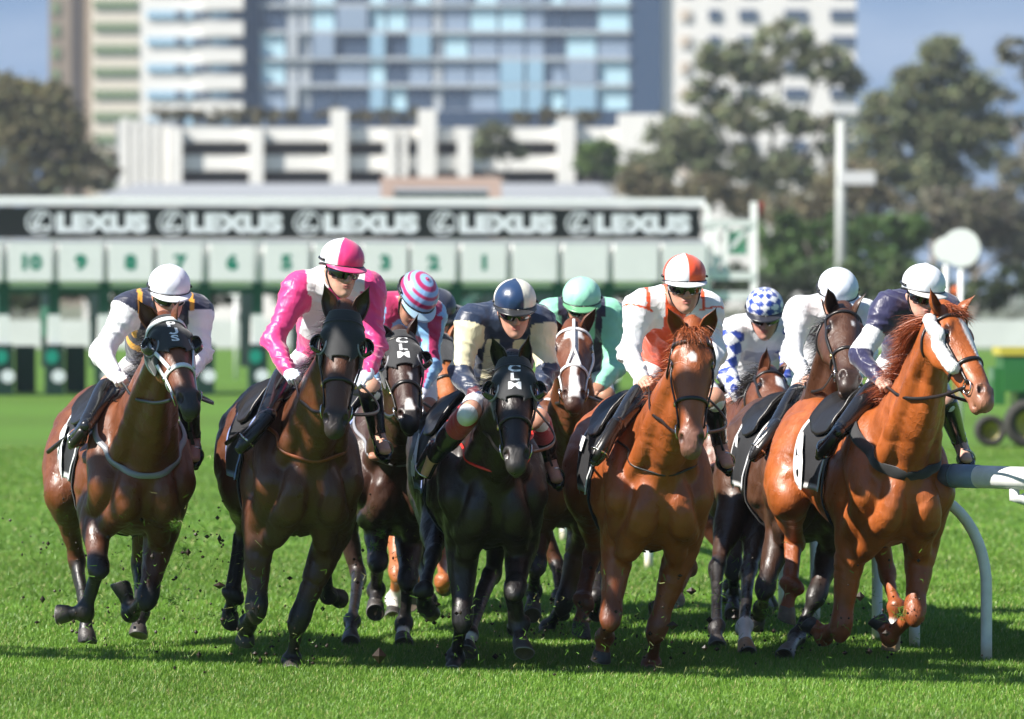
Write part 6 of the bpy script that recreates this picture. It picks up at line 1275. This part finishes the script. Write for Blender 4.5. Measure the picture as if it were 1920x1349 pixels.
JS['h8'] = dict(label='person in white silks with a dark ring, face hidden behind the dark brown horse', helmet=(1574, 526), face=(12, 24, 0), silk=silk8, cap=lambda a, t: (.72, .76, .84), peak=(.6, .64, .72), boot_top=.05,
  R=[(1502, 586), (1484, 664), (1514, 712), (1528, 728), (1526, 700), (1498, 738), (1448, 810), (1424, 842)], L=[(1618, 590), (1624, 668), (1600, 714), (1590, 724), (1578, 700), (1604, 752), (1622, 830), (1632, 860)])
JS['h9'] = dict(skin=(0.58, 0.33, 0.25), label='person in navy silks with white sleeve bands, riding the chestnut beside the rail', helmet=(1735, 517), face=(20, 10, -3), silk=silk9, cap=lambda a, t: (.74, .76, .80), boot_top=.02, peak=(.55, .53, .5), collar=NAVY,
  R=[(1670, 576), (1612, 668), (1652, 716), (1680, 728), (1672, 696), (1636, 736), (1572, 812), (1545, 846)], L=[(1772, 584), (1790, 672), (1762, 714), (1744, 722), (1728, 700), (1772, 752), (1800, 830), (1812, 862)],
  whip=((1670, 745), (1588, 893), .33, -.05), whiplabel='black whip held by the jockey on the leading chestnut')
JS['h10'] = dict(label='person in dark navy silks, almost wholly hidden behind the striped cap', helmet=(822, 562), face=(10, 20, 0), silk=silk10, cap=lambda a, t: (.02, .025, .05), 
  R=[(790, 606), (780, 680), (800, 715), (806, 724), (806, 705), (786, 735), (776, 800), (772, 826)], L=[(866, 606), (876, 680), (856, 715), (848, 724), (846, 705), (868, 735), (880, 800), (884, 826)])
for n_, hs in HH.items():
    num = dict(h9='6', h8='1', h4='4', h6='7', h7='9', h1='8').get(n_)
    bluee = (.20, .26, .50)
    hs.saddle = saddlery(hs, number=num, edge=bluee if n_ in ('h2', 'h3', 'h4') else (.75, .75, .75), cloth=(.014, .014, .016))
    wb = n_ in ('h5',)
    if n_ in ('h1', 'h2', 'h3', 'h4', 'h10'):
        hood(hs, dict(h1='PJS', h3='CLM', h4='CLM').get(n_))
    bridle(hs, 'white_strap' if n_ in ('h1', 'h5') else 'leather', wd=.024 if n_ == 'h1' else .017, brow=n_ not in ('h2', 'h3', 'h4', 'h10'))
    hs.jock = Jockey(hs, JS[n_]); reins(hs, hs.jock.grip)
A_ = HH['h1']; neck_ring(A_, 'grey_strap', .034, ang=135); 
neck_ring(HH['h2'], 'brown_leather', .020, x_bot=(.50, 1.24)); neck_ring(HH['h3'], 'grey_strap', .020, x_bot=(.50, 1.26)); neck_ring(HH['h4'], 'red_strap', .014, x_bot=(.44, 1.34), th=.008); neck_ring(HH['h9'], 'cloth_black', .062, x_bot=(.54, 1.18)); neck_ring(HH['h6'], 'leather', .012, x_bot=(.50, 1.25))
# the bay's white cross straps over the face and down from the poll
h = HH['h5']; 
for lx in (0,):
    P, N = h.surf_front(np.full(14, lx), np.linspace(.0, .40, 14), .006); h.ribbon('face_strap', P, N, .018, 'white_strap')
for sg in (-1, 1):
    P, N = h.surf_front(np.linspace(0, .03*sg, 10), np.linspace(.40, .60, 10), .006); h.ribbon('face_strap', P, N, .014, 'white_strap')
h = HH['h1']; c, d = h.hring(.09, -110, 110); h.strap('head_strap', c, d, .03, 'white_strap', off=.014)
for sg in (-1, 1):
    tt = np.linspace(.10, .60, 14); a = np.radians(np.linspace(96, 40, 14))*sg; c = np.array([h.hp(t, 0, -.07) for t in tt]); d = np.outer(np.cos(a), h.hn)+np.outer(np.sin(a), h.hl); h.strap('cross_strap', c, d, .022, 'white_strap', off=.012)
# fleece rolls on the leader's cheekpieces
h = HH['h9']
for sg in (-1, 1):
    tt = np.linspace(.14, .66, 14); a = np.radians(np.linspace(98, 92, 14))*sg; c = np.array([h.hp(t, 0, -.07) for t in tt]); d = np.outer(np.cos(a), h.hn)+np.outer(np.sin(a), h.hl); P, N = h.snap(c, d, off=.034)
    f = SDF(); f.loft(P[::2], [.034]*7, [.036]*7, h.hn, k=.01, res=3); V, Q = f.mesh(.007); V = V+f.grad(V)*(.003*vnoise(V*90)+.002*vnoise(V*45))[:, None]; mesh_obj('fleece_roll', V, Q, M['fleece'], h.body)
# chestnut/bay buckle, hanging iron ring on the bay's girth
debris()
